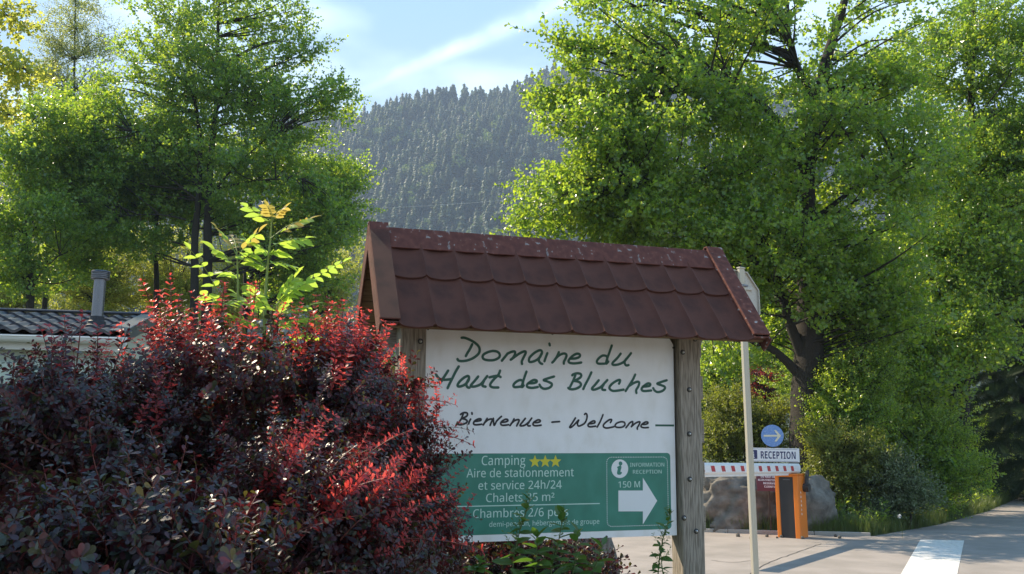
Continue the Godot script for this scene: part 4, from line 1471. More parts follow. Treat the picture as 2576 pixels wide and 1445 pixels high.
func build_left_trees() -> void:
	var al := alder_sprays(100, mats.alder_far, 1.75)
	var D := 34.0
	var P := func(x, y, d): return at(x, y, d)
	# twin-stemmed alder in the middle
	var b := at(505, 900, D)
	b.y = 0.0
	var t := thing("alder_tree", "tall twin stemmed alder with a broad sunlit crown behind the flue pipe", "tree", b)
	tree(t, 1, [
		[[Vector3(b.x + 0.15, -0.2, b.z), at(520, 760, D), at(522, 560, D), at(528, 420, D), at(545, 250, D), at(548, 60, D), at(552, -30, D)], 0.22, 0.03],
		[[Vector3(b.x - 0.15, -0.2, b.z + 0.2), at(488, 760, D - 0.2), at(490, 600, D - 0.2), at(500, 480, D - 0.2), at(500, 320, D), at(470, 150, D + 0.3), at(450, 20, D + 0.3)], 0.19, 0.03]],
		[[[at(524, 500, D), at(590, 420, D - 0.4), at(680, 340, D - 0.8)], 0.06, 0.02], [[at(500, 470, D), at(430, 400, D - 0.3), at(330, 330, D - 0.6)], 0.06, 0.02], [[at(526, 480, D), at(640, 455, D - 0.5), at(760, 450, D - 0.9)], 0.05, 0.015], [[at(494, 560, D), at(400, 540, D - 0.5), at(290, 545, D - 0.9)], 0.05, 0.015]],
		[lobe(560, 170, D, 200, 200, 2.6, 2.2), lobe(720, 330, D, 170, 170, 2.2, 1.8), lobe(330, 250, D, 170, 160, 2.2, 1.7), lobe(300, 440, D, 170, 130, 2.2, 1.5), lobe(560, 400, D - 0.6, 220, 150, 2.0, 1.5), lobe(760, 540, D, 160, 150, 2.2, 1.8), lobe(600, 0, D, 190, 80, 2.4, 0.8), lobe(440, 60, D, 130, 110, 2.2, 0.9), lobe(330, 590, D, 130, 60, 1.8, 0.7), lobe(570, 560, D + 1.2, 120, 60, 1.4, 0.6), lobe(650, 250, D, 140, 140, 2.2, 1.2), lobe(450, 300, D, 130, 130, 2.2, 1.0), lobe(860, 250, D, 55, 50, 0.8, 0.35), lobe(780, 130, D, 50, 60, 0.8, 0.3), lobe(740, 40, D, 60, 70, 0.9, 0.4)],
		350, 21, al, mats.bark, 0.58, 1.0, 0.5)
	# the one to its right, mostly in its own shade
	b = at(625, 900, D + 3.0)
	b.y = 0.0
	t = thing("alder_tree", "darker alder close behind the sapling, beside the notice board's roof", "tree", b)
	tree(t, 2, [[[Vector3(b.x, -0.2, b.z), at(618, 700, D + 3), at(632, 520, D + 3), at(650, 330, D + 3)], 0.16, 0.03]], [[[at(628, 560, D + 3), at(700, 520, D + 2.6), at(800, 500, D + 2.2)], 0.05, 0.015]],
		[lobe(800, 640, D + 2, 130, 160, 2.0, 1.6), lobe(730, 640, D + 3, 90, 130, 2.0, 0.9), lobe(850, 480, D + 2, 80, 110, 1.6, 0.9), lobe(690, 470, D + 3, 150, 150, 2.0, 1.0)],
		150, 22, al, mats.bark, 0.58, 1.0, 0.55)
	# left pair
	b = at(70, 850, D - 2)
	b.y = 0.0
	t = thing("alder_tree", "dark trunked alder with bare lower branches above the mobile home roof", "tree", b)
	tree(t, 3, [[[Vector3(b.x, -0.2, b.z), at(75, 760, D - 2), at(62, 600, D - 2), at(60, 450, D - 2), at(68, 300, D - 2), at(80, 180, D - 2)], 0.17, 0.03]],
		[[[at(75, 740, D - 2), at(100, 690, D - 2.2), at(150, 640, D - 2.4)], 0.05, 0.015], [[at(62, 560, D - 2), at(20, 520, D - 2.4), at(-40, 500, D - 2.6)], 0.05, 0.015], [[at(66, 700, D - 2), at(130, 715, D - 2.3), at(190, 700, D - 2.5)], 0.04, 0.012]],
		[lobe(60, 420, D - 2, 130, 110, 2.0, 1.5), lobe(150, 560, D - 2, 110, 110, 1.8, 1.2), lobe(0, 560, D - 2, 90, 90, 1.6, 1.0), lobe(60, 690, D - 2, 120, 70, 1.6, 0.8), lobe(130, 330, D - 2, 100, 90, 1.6, 0.8)],
		115, 22, al, mats.bark, 0.58, 1.0, 0.55)
	b = at(112, 850, D + 1)
	b.y = 0.0
	t = thing("alder_tree", "slender alder just behind the dark trunked one over the mobile home", "tree", b)
	tree(t, 4, [[[Vector3(b.x, -0.2, b.z), at(112, 760, D + 1), at(116, 640, D + 1), at(110, 420, D + 1)], 0.13, 0.03]], [],
		[lobe(180, 420, D + 1, 110, 110, 1.8, 1.2), lobe(220, 620, D + 1, 90, 90, 1.8, 0.9), lobe(230, 300, D + 1, 90, 80, 1.6, 0.8)], 80, 52, al, mats.bark, 0.8)
	b = at(392, 850, D + 2)
	b.y = 0.0
	t = thing("alder_tree", "straight stemmed alder between the flue pipe and the twin alder", "tree", b)
	tree(t, 5, [[[Vector3(b.x, -0.2, b.z), at(392, 760, D + 2), at(390, 620, D + 2), at(400, 450, D + 2), at(395, 300, D + 2)], 0.14, 0.03]], [[[at(390, 640, D + 2), at(330, 600, D + 1.8), at(260, 590, D + 1.6)], 0.04, 0.012], [[at(392, 660, D + 2), at(450, 610, D + 1.8), at(480, 590, D + 1.8)], 0.04, 0.012]],
		[lobe(400, 500, D + 2, 140, 60, 1.8, 0.9), lobe(270, 520, D + 2, 100, 70, 1.8, 0.9), lobe(420, 400, D + 2, 140, 110, 1.8, 1.0)], 110, 52, al, mats.bark, 0.8)
	# sunlit willows low down behind the trunks
	var wl := []
	for i in 3:
		wl.append(spray(140 + i, 12, 0.55, 0.125, 0.062, mats.willow, mats.bark, false, 0.8, 0.3))
	var w := 0
	for s in [[250, 660, 40.0, 140, 130, "bright yellow green willow bush glowing behind the flue pipe"], [40, 670, 43.0, 130, 120, "bright willow bush behind the dark trunk over the mobile home"], [440, 660, 41.0, 120, 130, "sunlit willow bush between the alder trunks"], [620, 660, 43.0, 150, 130, "low willow bush behind the sapling"], [800, 690, 42.0, 140, 120, "shaded willow bush left of the notice board roof"]]:
		b = at(s[0], s[1], s[2])
		b.y = 0.0
		t = thing("willow_bush", s[5], "bush", b)
		var c := at(s[0], s[1], s[2])
		tree(t, 20 + w, [[[b + Vector3(0, -0.1, 0), b + Vector3(0.1, 1.2, 0), b + Vector3(0.2, c.y * 0.8, 0)], 0.06, 0.02]], [], [lobe(s[0], s[1], s[2], s[3], s[4], 1.6, 1.0), lobe(s[0] - s[3] * 0.3, s[1] + 90, s[2], s[3], 90, 1.6, 0.8)], 70, 34, wl, mats.bark, 0.5, 1.1, 0.2)
		w += 1
	# tall pale birch far behind
	var bl := []
	for i in 3:
		bl.append(spray(160 + i, 11, 0.75, 0.12, 0.085, mats.birch, mats.bark, false, 0.8, 0.1))
	b = at(190, 800, 52.0)
	b.y = 0.0
	t = thing("birch_tree", "tall pale hazy birch rising behind the alders", "tree", b)
	tree(t, 6, [[[b + Vector3(0, -0.2, 0), at(190, 600, 52), at(185, 300, 52), at(190, -40, 52)], 0.2, 0.03]], [],
		[lobe(185, 60, 52, 80, 130, 1.8, 1.2), lobe(180, 230, 52, 95, 120, 1.8, 1.2), lobe(200, 420, 52, 110, 120, 1.8, 1.0), lobe(260, 130, 52, 60, 110, 1.4, 0.6), lobe(130, 160, 52, 60, 100, 1.4, 0.6)], 85, 24, bl, mats.bark, 0.6, 1.2)
	# unseen shrub, added outside the view to shade the low barberry leaves
	b = Vector3(-3.6, 0, -4.2)
	var hz := []
	for i in 3:
		hz.append(spray(190 + i, 9, 0.2, 0.05, 0.035, mats.hazel_leaf, mats.bark, true))
	t = thing("added_shade_shrub", "unseen tall green shrub added outside the view to shade the plum coloured barberry", "shrub", b)
	tree(t, 8, [[[b + Vector3(0, -0.1, 0), b + Vector3(0.05, 0.9, 0), b + Vector3(0, 4.0, 0)], 0.04, 0.012], [[b + Vector3(0.2, -0.1, 0.1), b + Vector3(0.3, 0.9, 0.15), b + Vector3(0.35, 1.9, 0.2)], 0.025, 0.01]], [],
		[[b + Vector3(0, 1.8, 0), Vector3(0.55, 0.9, 0.8), 0.7], [b + Vector3(0, 3.0, 0), Vector3(0.55, 0.8, 0.9), 1.0], [b + Vector3(0, 4.0, 0.1), Vector3(0.55, 0.65, 0.8), 1.2]], 230, 26, hz, mats.bark, 0.15, 1.0, 0.2)
	# boughs of a nearer tree that stands past the left edge
	b = Vector3(-15.5, 0, -14.8)
	t = thing("maple_tree", "yellowish leafy boughs of a nearer tree hanging against the pale sky", "tree", b)
	tree(t, 7, [[[b + Vector3(0, -0.2, 0), b + Vector3(0.2, 6, 0), b + Vector3(-0.2, 9, 0.2), b + Vector3(0, 12.5, 0)], 0.28, 0.06]],
		[[[b + Vector3(0.1, 5.5, 0), at(-150, 180, 14.6), at(30, 165, 14.4), at(70, 185, 14.3)], 0.07, 0.008], [[b + Vector3(0, 6.6, 0), at(-150, 40, 14.8), at(20, 40, 14.6)], 0.06, 0.008], [[b + Vector3(0.1, 4.6, 0), at(-150, 300, 14.6), at(30, 290, 14.4)], 0.06, 0.008]],
		[lobe(0, 40, 14.6, 50, 30, 0.4, 0.13), lobe(40, 178, 14.4, 45, 14, 0.3, 0.08), lobe(-20, 165, 14.5, 50, 20, 0.4, 0.08), lobe(-20, 290, 14.5, 45, 16, 0.3, 0.10), [b + Vector3(0.0, 10.5, 0), Vector3(2.8, 2.4, 2.8), 1.6], [b + Vector3(-0.5, 8.0, 0.3), Vector3(3.0, 2.4, 2.8), 1.4]],
		130, 24, alder_sprays(180, mats.willow, 1.05), mats.bark, 0.3, 1.0, 0.5)

# ==================================================================== trees and shrubs on the right
func build_right_trees() -> void:
	var D := 19.5
	var al := alder_sprays(200, mats.alder, 1.35)
	var b := on_ground(2035, 1316)
	b = at(2030, 1316, D)
	b.y = 0.0
	var t := thing("alder_tree", "large spreading alder with a crooked dark trunk behind the barrier", "tree", b)
	tree(t, 31, [
		[[Vector3(b.x, -0.2, b.z), at(2030, 1180, D), at(2032, 1000, D), at(2038, 850, D), at(2040, 700, D), at(2030, 560, D), at(2030, 420, D), at(2060, 280, D), at(2080, 150, D), at(2130, -20, D), at(2150, -200, D)], 0.42, 0.05],
		[[at(2032, 930, D), at(1990, 820, D - 0.2), at(1962, 720, D - 0.3), at(1920, 620, D - 0.4), at(1870, 540, D - 0.5), at(1800, 480, D - 0.6)], 0.13, 0.03]],
		[[[at(2020, 960, D), at(1985, 915, D - 0.1), at(1930, 872, D - 0.3), at(1868, 858, D - 0.6), at(1780, 850, D - 0.9)], 0.12, 0.03],
		[[at(2060, 270, D), at(2015, 190, D), at(1985, 90, D), at(1980, -40, D)], 0.12, 0.04],
		[[at(2035, 500, D), at(1970, 330, D - 0.4), at(1880, 232, D - 0.7), at(1790, 225, D - 0.9), at(1690, 235, D - 1.2)], 0.10, 0.02],
		[[at(1900, 240, D - 0.6), at(1850, 200, D - 0.8), at(1750, 190, D - 1.1)], 0.06, 0.015],
		[[at(2040, 640, D), at(1890, 540, D - 0.6), at(1700, 470, D - 1.1), at(1560, 455, D - 1.4)], 0.08, 0.015],
		[[at(2040, 560, D), at(2160, 470, D - 0.3), at(2260, 430, D - 0.5)], 0.08, 0.02]],
		[lobe(1560, 150, D - 0.6, 180, 170, 2.2, 2.2), lobe(1500, 380, D - 1.0, 180, 110, 2.0, 1.9), lobe(1450, 530, D - 1.0, 180, 100, 1.8, 1.9), lobe(1720, 320, D - 1.2, 230, 170, 1.8, 2.4), lobe(1700, 520, D - 1.2, 230, 120, 1.8, 2.0), lobe(1850, 100, D - 0.4, 230, 190, 2.2, 2.2), lobe(2060, 380, D - 1.3, 180, 170, 1.6, 1.6), lobe(2150, 120, D, 220, 190, 2.4, 2.0), lobe(2240, 420, D - 0.4, 200, 170, 2.2, 1.8), lobe(1500, -60, D, 130, 110, 2.0, 0.8), lobe(1400, 110, D - 0.5, 50, 36, 0.7, 0.3), lobe(1380, 250, D - 0.8, 60, 46, 0.8, 0.4), lobe(1960, 620, D - 1.4, 180, 130, 1.4, 1.3), lobe(2200, 640, D - 0.8, 190, 130, 2.0, 1.6), lobe(1840, 700, D - 0.8, 90, 100, 1.2, 0.6), lobe(1560, 590, D - 1.0, 150, 60, 1.6, 0.9), lobe(1740, 620, D - 1.2, 140, 70, 1.4, 0.8), lobe(1830, 900, D - 0.6, 70, 60, 0.8, 0.35), lobe(2170, 800, D + 0.8, 120, 100, 1.0, 0.7), lobe(1860, 420, D + 0.2, 200, 150, 1.4, 1.7), lobe(2120, 330, D + 2.2, 240, 220, 1.6, 1.6), lobe(2000, 640, D + 2.2, 200, 140, 1.4, 1.2), lobe(1960, 540, D + 0.8, 150, 110, 1.2, 1.0), lobe(2060, 760, D - 1.3, 100, 120, 0.7, 0.45), lobe(1920, 800, D + 1.3, 90, 110, 1.0, 0.8), lobe(2230, 800, D - 0.8, 110, 110, 1.6, 1.0)],
		610, 21, al, mats.bark, 0.38, 1.0, 0.5)
	# a second broadleaf tree, in shade, further along the road
	var dk := []
	for i in 3:
		dk.append(spray(240 + i, 10, 0.45, 0.12, 0.085, mats.hazel_leaf, mats.bark))
	b = at(2420, 1290, 23.0)
	b.y = 0.0
	t = thing("hazel_tree", "tall shaded broadleaf tree at the road bend, dark against the sky", "tree", b)
	tree(t, 32, [[[b + Vector3(0, -0.2, 0), at(2420, 1000, 23), at(2430, 700, 23), at(2440, 400, 23), at(2450, 0, 23)], 0.24, 0.05]], [[[at(2430, 600, 23), at(2520, 450, 23), at(2600, 360, 23)], 0.08, 0.02]],
		[lobe(2440, 150, 23, 210, 220, 2.8, 2.0), lobe(2460, 440, 23, 220, 160, 2.6, 1.7), lobe(2340, 640, 22.4, 190, 150, 2.4, 1.7), lobe(2520, 700, 23, 170, 150, 2.4, 1.4), lobe(2330, 860, 22, 190, 130, 2.2, 1.7), lobe(2600, 300, 23, 150, 260, 2.4, 1.2), lobe(2240, 930, 21.5, 160, 120, 2.0, 1.3)],
		260, 40, dk, mats.bark, 0.6, 1.15)
	# dark spruce at the right edge
	b = at(2600, 1200, 27.0)
	b.y = 0.0
	t = thing("spruce_tree", "dark spruce with drooping boughs beside the road's far bend", "tree", b)
	var sp := MB.new()
	sp.tube([Vector3(0, -0.2, 0), Vector3(0.05, 6, 0), Vector3(0, 13, 0)], [0.22, 0.14, 0.02], 9)
	part("trunk", sp.smooth(), mats.bark, t)
	var r := rng_of(61)
	var gs := [PackedVector3Array(), PackedVector3Array()]
	for k in 14:
		var z := 0.6 * k / 14.0
		stick(gs[1], Vector3(0, z, 0), Vector3(0, z + 0.02, 0), 0.004)
		for q in 4:
			var a := q * PI / 2 + k * 0.5
			leaf(gs[0], Vector3(0, z, 0), (Vector3(cos(a), 0.55, sin(a))).normalized(), Vector3.UP, 0.11, 0.028, 0.0, false)
	var needle := surfaces(gs, [mats.spruce[0], mats.bark])
	var pl := []
	for i in 150:
		var y := 0.15 + 12.4 * i / 150.0
		var a := i * 2.399
		var ln := lerpf(3.3, 0.3, pow(y / 12.8, 0.9)) * r.randf_range(0.8, 1.1)
		var o := Vector3(cos(a), -0.18, sin(a)).normalized()
		for k in 30:
			var f := r.randf_range(0.1, 1.0) * ln
			var sd := o.cross(Vector3.UP) * r.randf_range(-0.35, 0.35) * (1.2 - f / ln) * ln * 0.6
			pl.append(along(o + sd.normalized() * 0.7 + Vector3(0, -0.35, 0) + rdir(r) * 0.2, r.randf() * TAU, r.randf_range(0.7, 1.3), Vector3(0, y, 0) + o * f + sd))
	bake("crown", pl, [needle], t)
	# undergrowth between the boulder and the road
	var ol := []
	var ps := []
	var ds := []
	for i in 3:
		ol.append(spray(260 + i, 9, 0.26, 0.085, 0.042, mats.olive_leaf, mats.bark))
		ps.append(spray(270 + i, 9, 0.24, 0.075, 0.034, mats.pale_leaf, mats.bark))
		ds.append(spray(280 + i, 10, 0.28, 0.085, 0.052, mats.hazel_leaf, mats.bark))
	for s in [
		["olive_bush", "olive green privet bush overhanging the smooth boulder by the barrier", 2120, 1200, 18.3, [[2130, 1130, 95, 75], [2100, 1190, 60, 50], [2170, 1220, 60, 60], [2060, 1090, 40, 40]], ol, 95, 30, 0.3],
		["dogwood_bush", "variegated dogwood bush with pale edged leaves beside the olive bush", 2250, 1240, 18.0, [[2240, 1190, 70, 60], [2290, 1250, 60, 50], [2220, 1280, 60, 40]], ps, 60, 26, 0.26],
		["dark_bush", "dark leafy bush filling the bank behind the dogwood", 2330, 1180, 20.5, [[2330, 1130, 130, 110], [2230, 1050, 120, 100], [2390, 1190, 80, 60], [2250, 1270, 110, 55], [2330, 1270, 60, 40]], ds, 150, 34, 0.4],
		["dark_bush", "dark leafy bush around the foot of the large alder trunk", 2060, 1150, 19.0, [[2150, 1030, 90, 90], [2180, 920, 90, 90], [2120, 1000, 50, 60]], ds, 110, 32, 0.4],
		["elder_bush", "light green bush behind the round blue sign", 1870, 1110, 20.5, [[1870, 1080, 90, 70], [1800, 1110, 80, 70], [1940, 1060, 60, 60], [1830, 1010, 70, 50]], ol, 110, 30, 0.34],
		["pale_bush", "greyish pale leaved bush just behind the cream post", 1900, 1110, 21.5, [[1890, 1060, 50, 60], [1930, 1120, 50, 50]], ps, 40, 26, 0.3],
		["yew_bush", "dark blue green evergreen bush behind the notice board's post", 1800, 950, 27.0, [[1810, 930, 60, 110], [1790, 1050, 70, 90]], ds, 80, 30, 0.4],
		["low_shade_bush", "low bush behind the foot of the notice board with dark leaves standing in for shade", 1360, 1420, 6.6, [[1230, 1440, 90, 70], [1360, 1450, 110, 60], [1440, 1450, 60, 50]], ds, 70, 26, 0.2],
		["road_hedge", "dark hedge closing the view behind the road's bend", 2530, 1130, 31.0, [[2480, 1080, 90, 80], [2590, 1080, 120, 110], [2420, 1140, 60, 60]], ds, 110, 34, 0.5],
		["leafy_tree", "shaded leafy tree standing behind the large alder's trunk", 2150, 900, 28.0, [[2050, 800, 170, 170], [2250, 820, 170, 200], [2120, 1000, 170, 120], [1990, 960, 80, 100], [2330, 1020, 130, 120]], ds, 190, 30, 0.6],
		["purple_bush", "far purple leaved bush with a red top between post and alder trunk", 1915, 960, 30.0, [[1915, 960, 34, 30], [1915, 1000, 34, 30]], [], 40, 24, 0.3],
		["far_bush", "sunlit yellow green bushes far behind the cream post", 1930, 930, 34.0, [[1900, 880, 120, 90], [1960, 960, 70, 80], [1830, 900, 90, 80]], [], 110, 32, 0.5]]:
		var mid := at(s[2], s[3], s[4])
		b = Vector3(mid.x, 0, mid.z)
		t = thing(s[0], s[1], "tree" if s[0].ends_with("tree") else "bush", b)
		var lbs := []
		for q in s[5]:
			lbs.append(lobe(q[0], q[1], s[4] + (0.0 if q[2] < 100 else 0.2), q[2], q[3], q[2] * s[4] / FOC * 0.9, q[2] * q[3] / 5000.0))
		var sprays = s[6]
		if s[0] == "purple_bush":
			sprays = [spray(291, 10, 0.3, 0.07, 0.045, mats.barberry, mats.bark), spray(292, 10, 0.3, 0.07, 0.045, mats.barberry, mats.bark), spray(293, 10, 0.3, 0.07, 0.045, [mats.barberry_red[1]], mats.bark)]
		if s[0] == "low_shade_bush":
			sprays = [spray(296, 10, 0.2, 0.045, 0.03, mats.barberry, mats.bark, true)]  # dark purple leaf colour stands in for the shade below the panel
		if s[0] == "far_bush":
			sprays = [spray(293, 11, 0.45, 0.11, 0.08, mats.willow, mats.bark), spray(294, 11, 0.45, 0.11, 0.08, mats.alder_far, mats.bark)]
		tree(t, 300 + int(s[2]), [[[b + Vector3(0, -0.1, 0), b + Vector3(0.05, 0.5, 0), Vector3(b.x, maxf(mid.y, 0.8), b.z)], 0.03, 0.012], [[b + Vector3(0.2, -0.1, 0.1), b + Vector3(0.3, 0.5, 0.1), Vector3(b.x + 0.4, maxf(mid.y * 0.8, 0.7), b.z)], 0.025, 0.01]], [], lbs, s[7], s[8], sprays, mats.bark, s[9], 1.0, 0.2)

# hedge that closes the paved yard behind the notice board
func build_hedge() -> void:
	var hs := [spray(311, 9, 0.36, 0.11, 0.08, mats.hazel_leaf, mats.bark), spray(312, 9, 0.36, 0.11, 0.08, mats.alder, mats.bark)]
	for i in 6:
		var x := 860.0 + i * 165.0
		var mid := at(x, 1010, 26.0 + (i % 3))
		var b := Vector3(mid.x, 0, mid.z)
		var t := thing("hedge_bush", "green leafy hedge bush behind the notice board's paved yard", "bush", b, "hedge behind the paved yard")
		tree(t, 330 + i, [[[b + Vector3(0, -0.1, 0), b + Vector3(0.1, 1.0, 0), b + Vector3(0, 2.2, 0)], 0.05, 0.015]], [], [lobe(x, 980, 26.0 + (i % 3), 105, 100, 1.2, 1.0), lobe(x, 1080, 26.0 + (i % 3), 115, 100, 1.3, 1.0)], 60, 22, hs, mats.bark, 0.5, 1.0, 0.2)

# ==================================================================== barberry
func barberry_leaf(full: bool) -> PackedVector3Array:      # spoon-shaped, one unit long
	var v := PackedVector3Array()
	var pts := [Vector2(0.0, 0.0), Vector2(0.09, 0.28), Vector2(0.22, 0.58), Vector2(0.235, 0.78), Vector2(0.15, 0.94), Vector2(0.0, 1.0)]
	for s in [-1.0, 1.0]:
		for i in pts.size() - 1:
			var a: Vector2 = pts[i]
			var b: Vector2 = pts[i + 1]
			var f := func(q, e): return Vector3(q.x * s * e, q.y, 0.10 * q.x * e - 0.13 * q.y * q.y)
			v.append_array([f.call(a, 0.0), f.call(a, 1.0), f.call(b, 1.0), f.call(a, 0.0), f.call(b, 1.0), f.call(b, 0.0)])
	return v

func shoot_mesh(sd: int, nodes: int, length: float, ll: float, leaves: Array, stem: Material, arch: float) -> ArrayMesh:
	# an arching shoot with tufts of spoon-shaped leaves at every node
	var r := rng_of(sd)
	var gs := []
	for i in leaves.size() + 1:
		gs.append(PackedVector3Array())
	var shape := barberry_leaf(true)
	var bend := Vector3(cos(sd), 0, sin(sd)) * arch * length
	var pos := func(t): return Vector3(0, length * t, 0) + bend * t * t - Vector3(0, arch * length * 0.3 * t * t, 0)
	var prev := Vector3.ZERO
	for k in nodes:
		var t := (k + 0.7) / nodes
		var p: Vector3 = pos.call(t)
		stick(gs[leaves.size()], prev, p, 0.0028 * (1.0 - 0.6 * t))
		prev = p
		var nl := 3 + r.randi() % 3
		for q in nl:
			var a := k * 2.4 + TAU * q / nl + r.randf_range(-0.3, 0.3)
			var o := Vector3(cos(a), 0, sin(a))
			var d := (o + Vector3.UP * r.randf_range(0.25, 0.95)).normalized()
			var x := d.cross(Vector3.UP).normalized()
			var bs := Basis(x, d, x.cross(d)) * Basis(Vector3.UP, r.randf_range(-0.5, 0.5))
			var z := ll * r.randf_range(0.55, 1.1) * (1.0 - 0.45 * t)
			var g: int = r.randi() % leaves.size()
			for v in shape:
				gs[g].append(p + bs * (v * z))
	return surfaces(gs, leaves + [stem])

func build_barberry() -> void:
	var B = mats.barberry
	var R = mats.barberry_red
	var dark := []
	var mixed := []
	var red := []
	for i in 3:
		dark.append(shoot_mesh(400 + i, 6, 0.16, 0.041, B, mats.barberry_stem, 0.3))
		mixed.append(shoot_mesh(410 + i, 8, 0.22, 0.038, [B[1], B[0], B[1], B[2]], mats.barberry_stem, 0.35))
		red.append(shoot_mesh(420 + i, 11, 0.27, 0.035, R, mats.barberry_stem, 0.25))
	var leaf_shape := PackedVector3Array(barberry_leaf(true))
	var one := func(m): return surfaces([leaf_shape], [m])
	var hero := [one.call(B[0]), one.call(B[1]), one.call(R[0]), one.call(R[1])]
	var shrubs := [
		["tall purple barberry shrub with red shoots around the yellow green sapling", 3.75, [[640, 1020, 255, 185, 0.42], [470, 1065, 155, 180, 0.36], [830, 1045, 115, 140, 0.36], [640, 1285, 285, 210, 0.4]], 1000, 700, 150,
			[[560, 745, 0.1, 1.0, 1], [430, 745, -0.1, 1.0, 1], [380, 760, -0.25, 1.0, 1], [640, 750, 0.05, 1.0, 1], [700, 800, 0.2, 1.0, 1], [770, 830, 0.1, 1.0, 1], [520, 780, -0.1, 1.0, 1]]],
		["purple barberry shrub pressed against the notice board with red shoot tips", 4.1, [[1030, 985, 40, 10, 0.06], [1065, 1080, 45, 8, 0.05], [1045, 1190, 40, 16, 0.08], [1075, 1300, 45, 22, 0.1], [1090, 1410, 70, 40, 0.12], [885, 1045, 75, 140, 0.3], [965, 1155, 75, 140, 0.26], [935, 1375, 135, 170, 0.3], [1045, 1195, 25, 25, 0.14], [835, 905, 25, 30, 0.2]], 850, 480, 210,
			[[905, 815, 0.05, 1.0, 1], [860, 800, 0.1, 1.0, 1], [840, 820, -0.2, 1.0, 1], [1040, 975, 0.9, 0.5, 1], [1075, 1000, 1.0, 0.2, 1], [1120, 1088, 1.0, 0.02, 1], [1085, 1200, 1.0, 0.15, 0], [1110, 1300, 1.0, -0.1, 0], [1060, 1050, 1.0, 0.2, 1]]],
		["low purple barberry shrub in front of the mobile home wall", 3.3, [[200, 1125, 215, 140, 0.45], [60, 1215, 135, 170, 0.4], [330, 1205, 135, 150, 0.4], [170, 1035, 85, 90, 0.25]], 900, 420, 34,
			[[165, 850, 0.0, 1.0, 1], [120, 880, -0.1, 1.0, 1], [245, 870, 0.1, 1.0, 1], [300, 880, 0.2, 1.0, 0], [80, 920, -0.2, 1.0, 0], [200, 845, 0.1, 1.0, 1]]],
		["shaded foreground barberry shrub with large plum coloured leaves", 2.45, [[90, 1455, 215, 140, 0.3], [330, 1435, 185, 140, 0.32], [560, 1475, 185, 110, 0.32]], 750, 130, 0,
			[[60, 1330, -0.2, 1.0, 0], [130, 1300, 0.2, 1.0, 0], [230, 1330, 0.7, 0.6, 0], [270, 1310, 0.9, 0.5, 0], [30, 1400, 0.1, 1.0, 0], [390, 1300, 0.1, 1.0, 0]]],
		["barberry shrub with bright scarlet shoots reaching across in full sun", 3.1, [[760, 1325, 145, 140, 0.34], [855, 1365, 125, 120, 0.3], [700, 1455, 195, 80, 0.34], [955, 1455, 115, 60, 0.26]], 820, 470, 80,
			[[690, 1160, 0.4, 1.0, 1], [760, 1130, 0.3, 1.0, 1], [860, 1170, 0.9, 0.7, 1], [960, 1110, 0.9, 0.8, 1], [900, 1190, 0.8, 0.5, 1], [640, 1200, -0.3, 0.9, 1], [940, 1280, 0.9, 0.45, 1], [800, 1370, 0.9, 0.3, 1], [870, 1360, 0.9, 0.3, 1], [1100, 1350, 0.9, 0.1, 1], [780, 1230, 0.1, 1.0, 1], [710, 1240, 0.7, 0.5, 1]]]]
	var si := 0
	for s in shrubs:
		var d: float = s[1]
		var r := rng_of(500 + si)
		var c0 := at(s[2][0][0], s[2][0][1], d)
		var base := Vector3(c0.x, 0, c0.z)
		var t := thing("barberry_shrub", s[0], "shrub", base)
		# stems from the ground
		var crowns := []
		for k in 16:
			var q = s[2][k % s[2].size()]
			var e := at(q[0], q[1], d) - base + rdir(r) * Vector3(q[2] * d / FOC, q[3] * d / FOC, q[4]) * 0.6
			var m := MB.new()
			var foot := Vector3(r.randf_range(-0.15, 0.15), -0.05, r.randf_range(-0.12, 0.12))
			var pts := curve([foot, foot.lerp(e, 0.5) + Vector3(0, 0.15, 0), e], 5)
			var rad := []
			for i in pts.size():
				rad.append(lerpf(0.011, 0.003, float(i) / (pts.size() - 1)))
			m.tube(pts, rad, 6)
			part("stem", m.smooth(), mats.barberry_stem, t)
		var pd := []
		var pm := []
		var pr := []
		var total := 0.0
		for q in s[2]:
			total += q[2] * q[3]
		for pass_ in 3:
			var count: int = s[3 + pass_]
			for i in count:
				var pick := r.randf() * total
				var q = s[2][0]
				for l in s[2]:
					q = l
					pick -= l[2] * l[3]
					if pick <= 0.0:
						break
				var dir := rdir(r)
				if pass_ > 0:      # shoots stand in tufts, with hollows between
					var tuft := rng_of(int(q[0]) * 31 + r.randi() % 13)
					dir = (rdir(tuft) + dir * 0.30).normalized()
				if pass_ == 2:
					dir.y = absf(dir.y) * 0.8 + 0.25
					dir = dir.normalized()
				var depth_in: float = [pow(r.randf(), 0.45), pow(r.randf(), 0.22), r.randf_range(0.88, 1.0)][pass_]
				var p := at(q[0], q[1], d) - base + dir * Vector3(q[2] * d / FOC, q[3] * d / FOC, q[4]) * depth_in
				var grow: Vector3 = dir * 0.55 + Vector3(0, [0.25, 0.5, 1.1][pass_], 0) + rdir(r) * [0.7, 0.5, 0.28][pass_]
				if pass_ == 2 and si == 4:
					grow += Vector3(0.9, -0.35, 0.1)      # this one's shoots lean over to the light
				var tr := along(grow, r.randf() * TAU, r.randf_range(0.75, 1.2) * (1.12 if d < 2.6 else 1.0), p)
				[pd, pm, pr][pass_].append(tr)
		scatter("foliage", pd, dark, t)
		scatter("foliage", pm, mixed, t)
		scatter("red_shoots", pr, red, t)
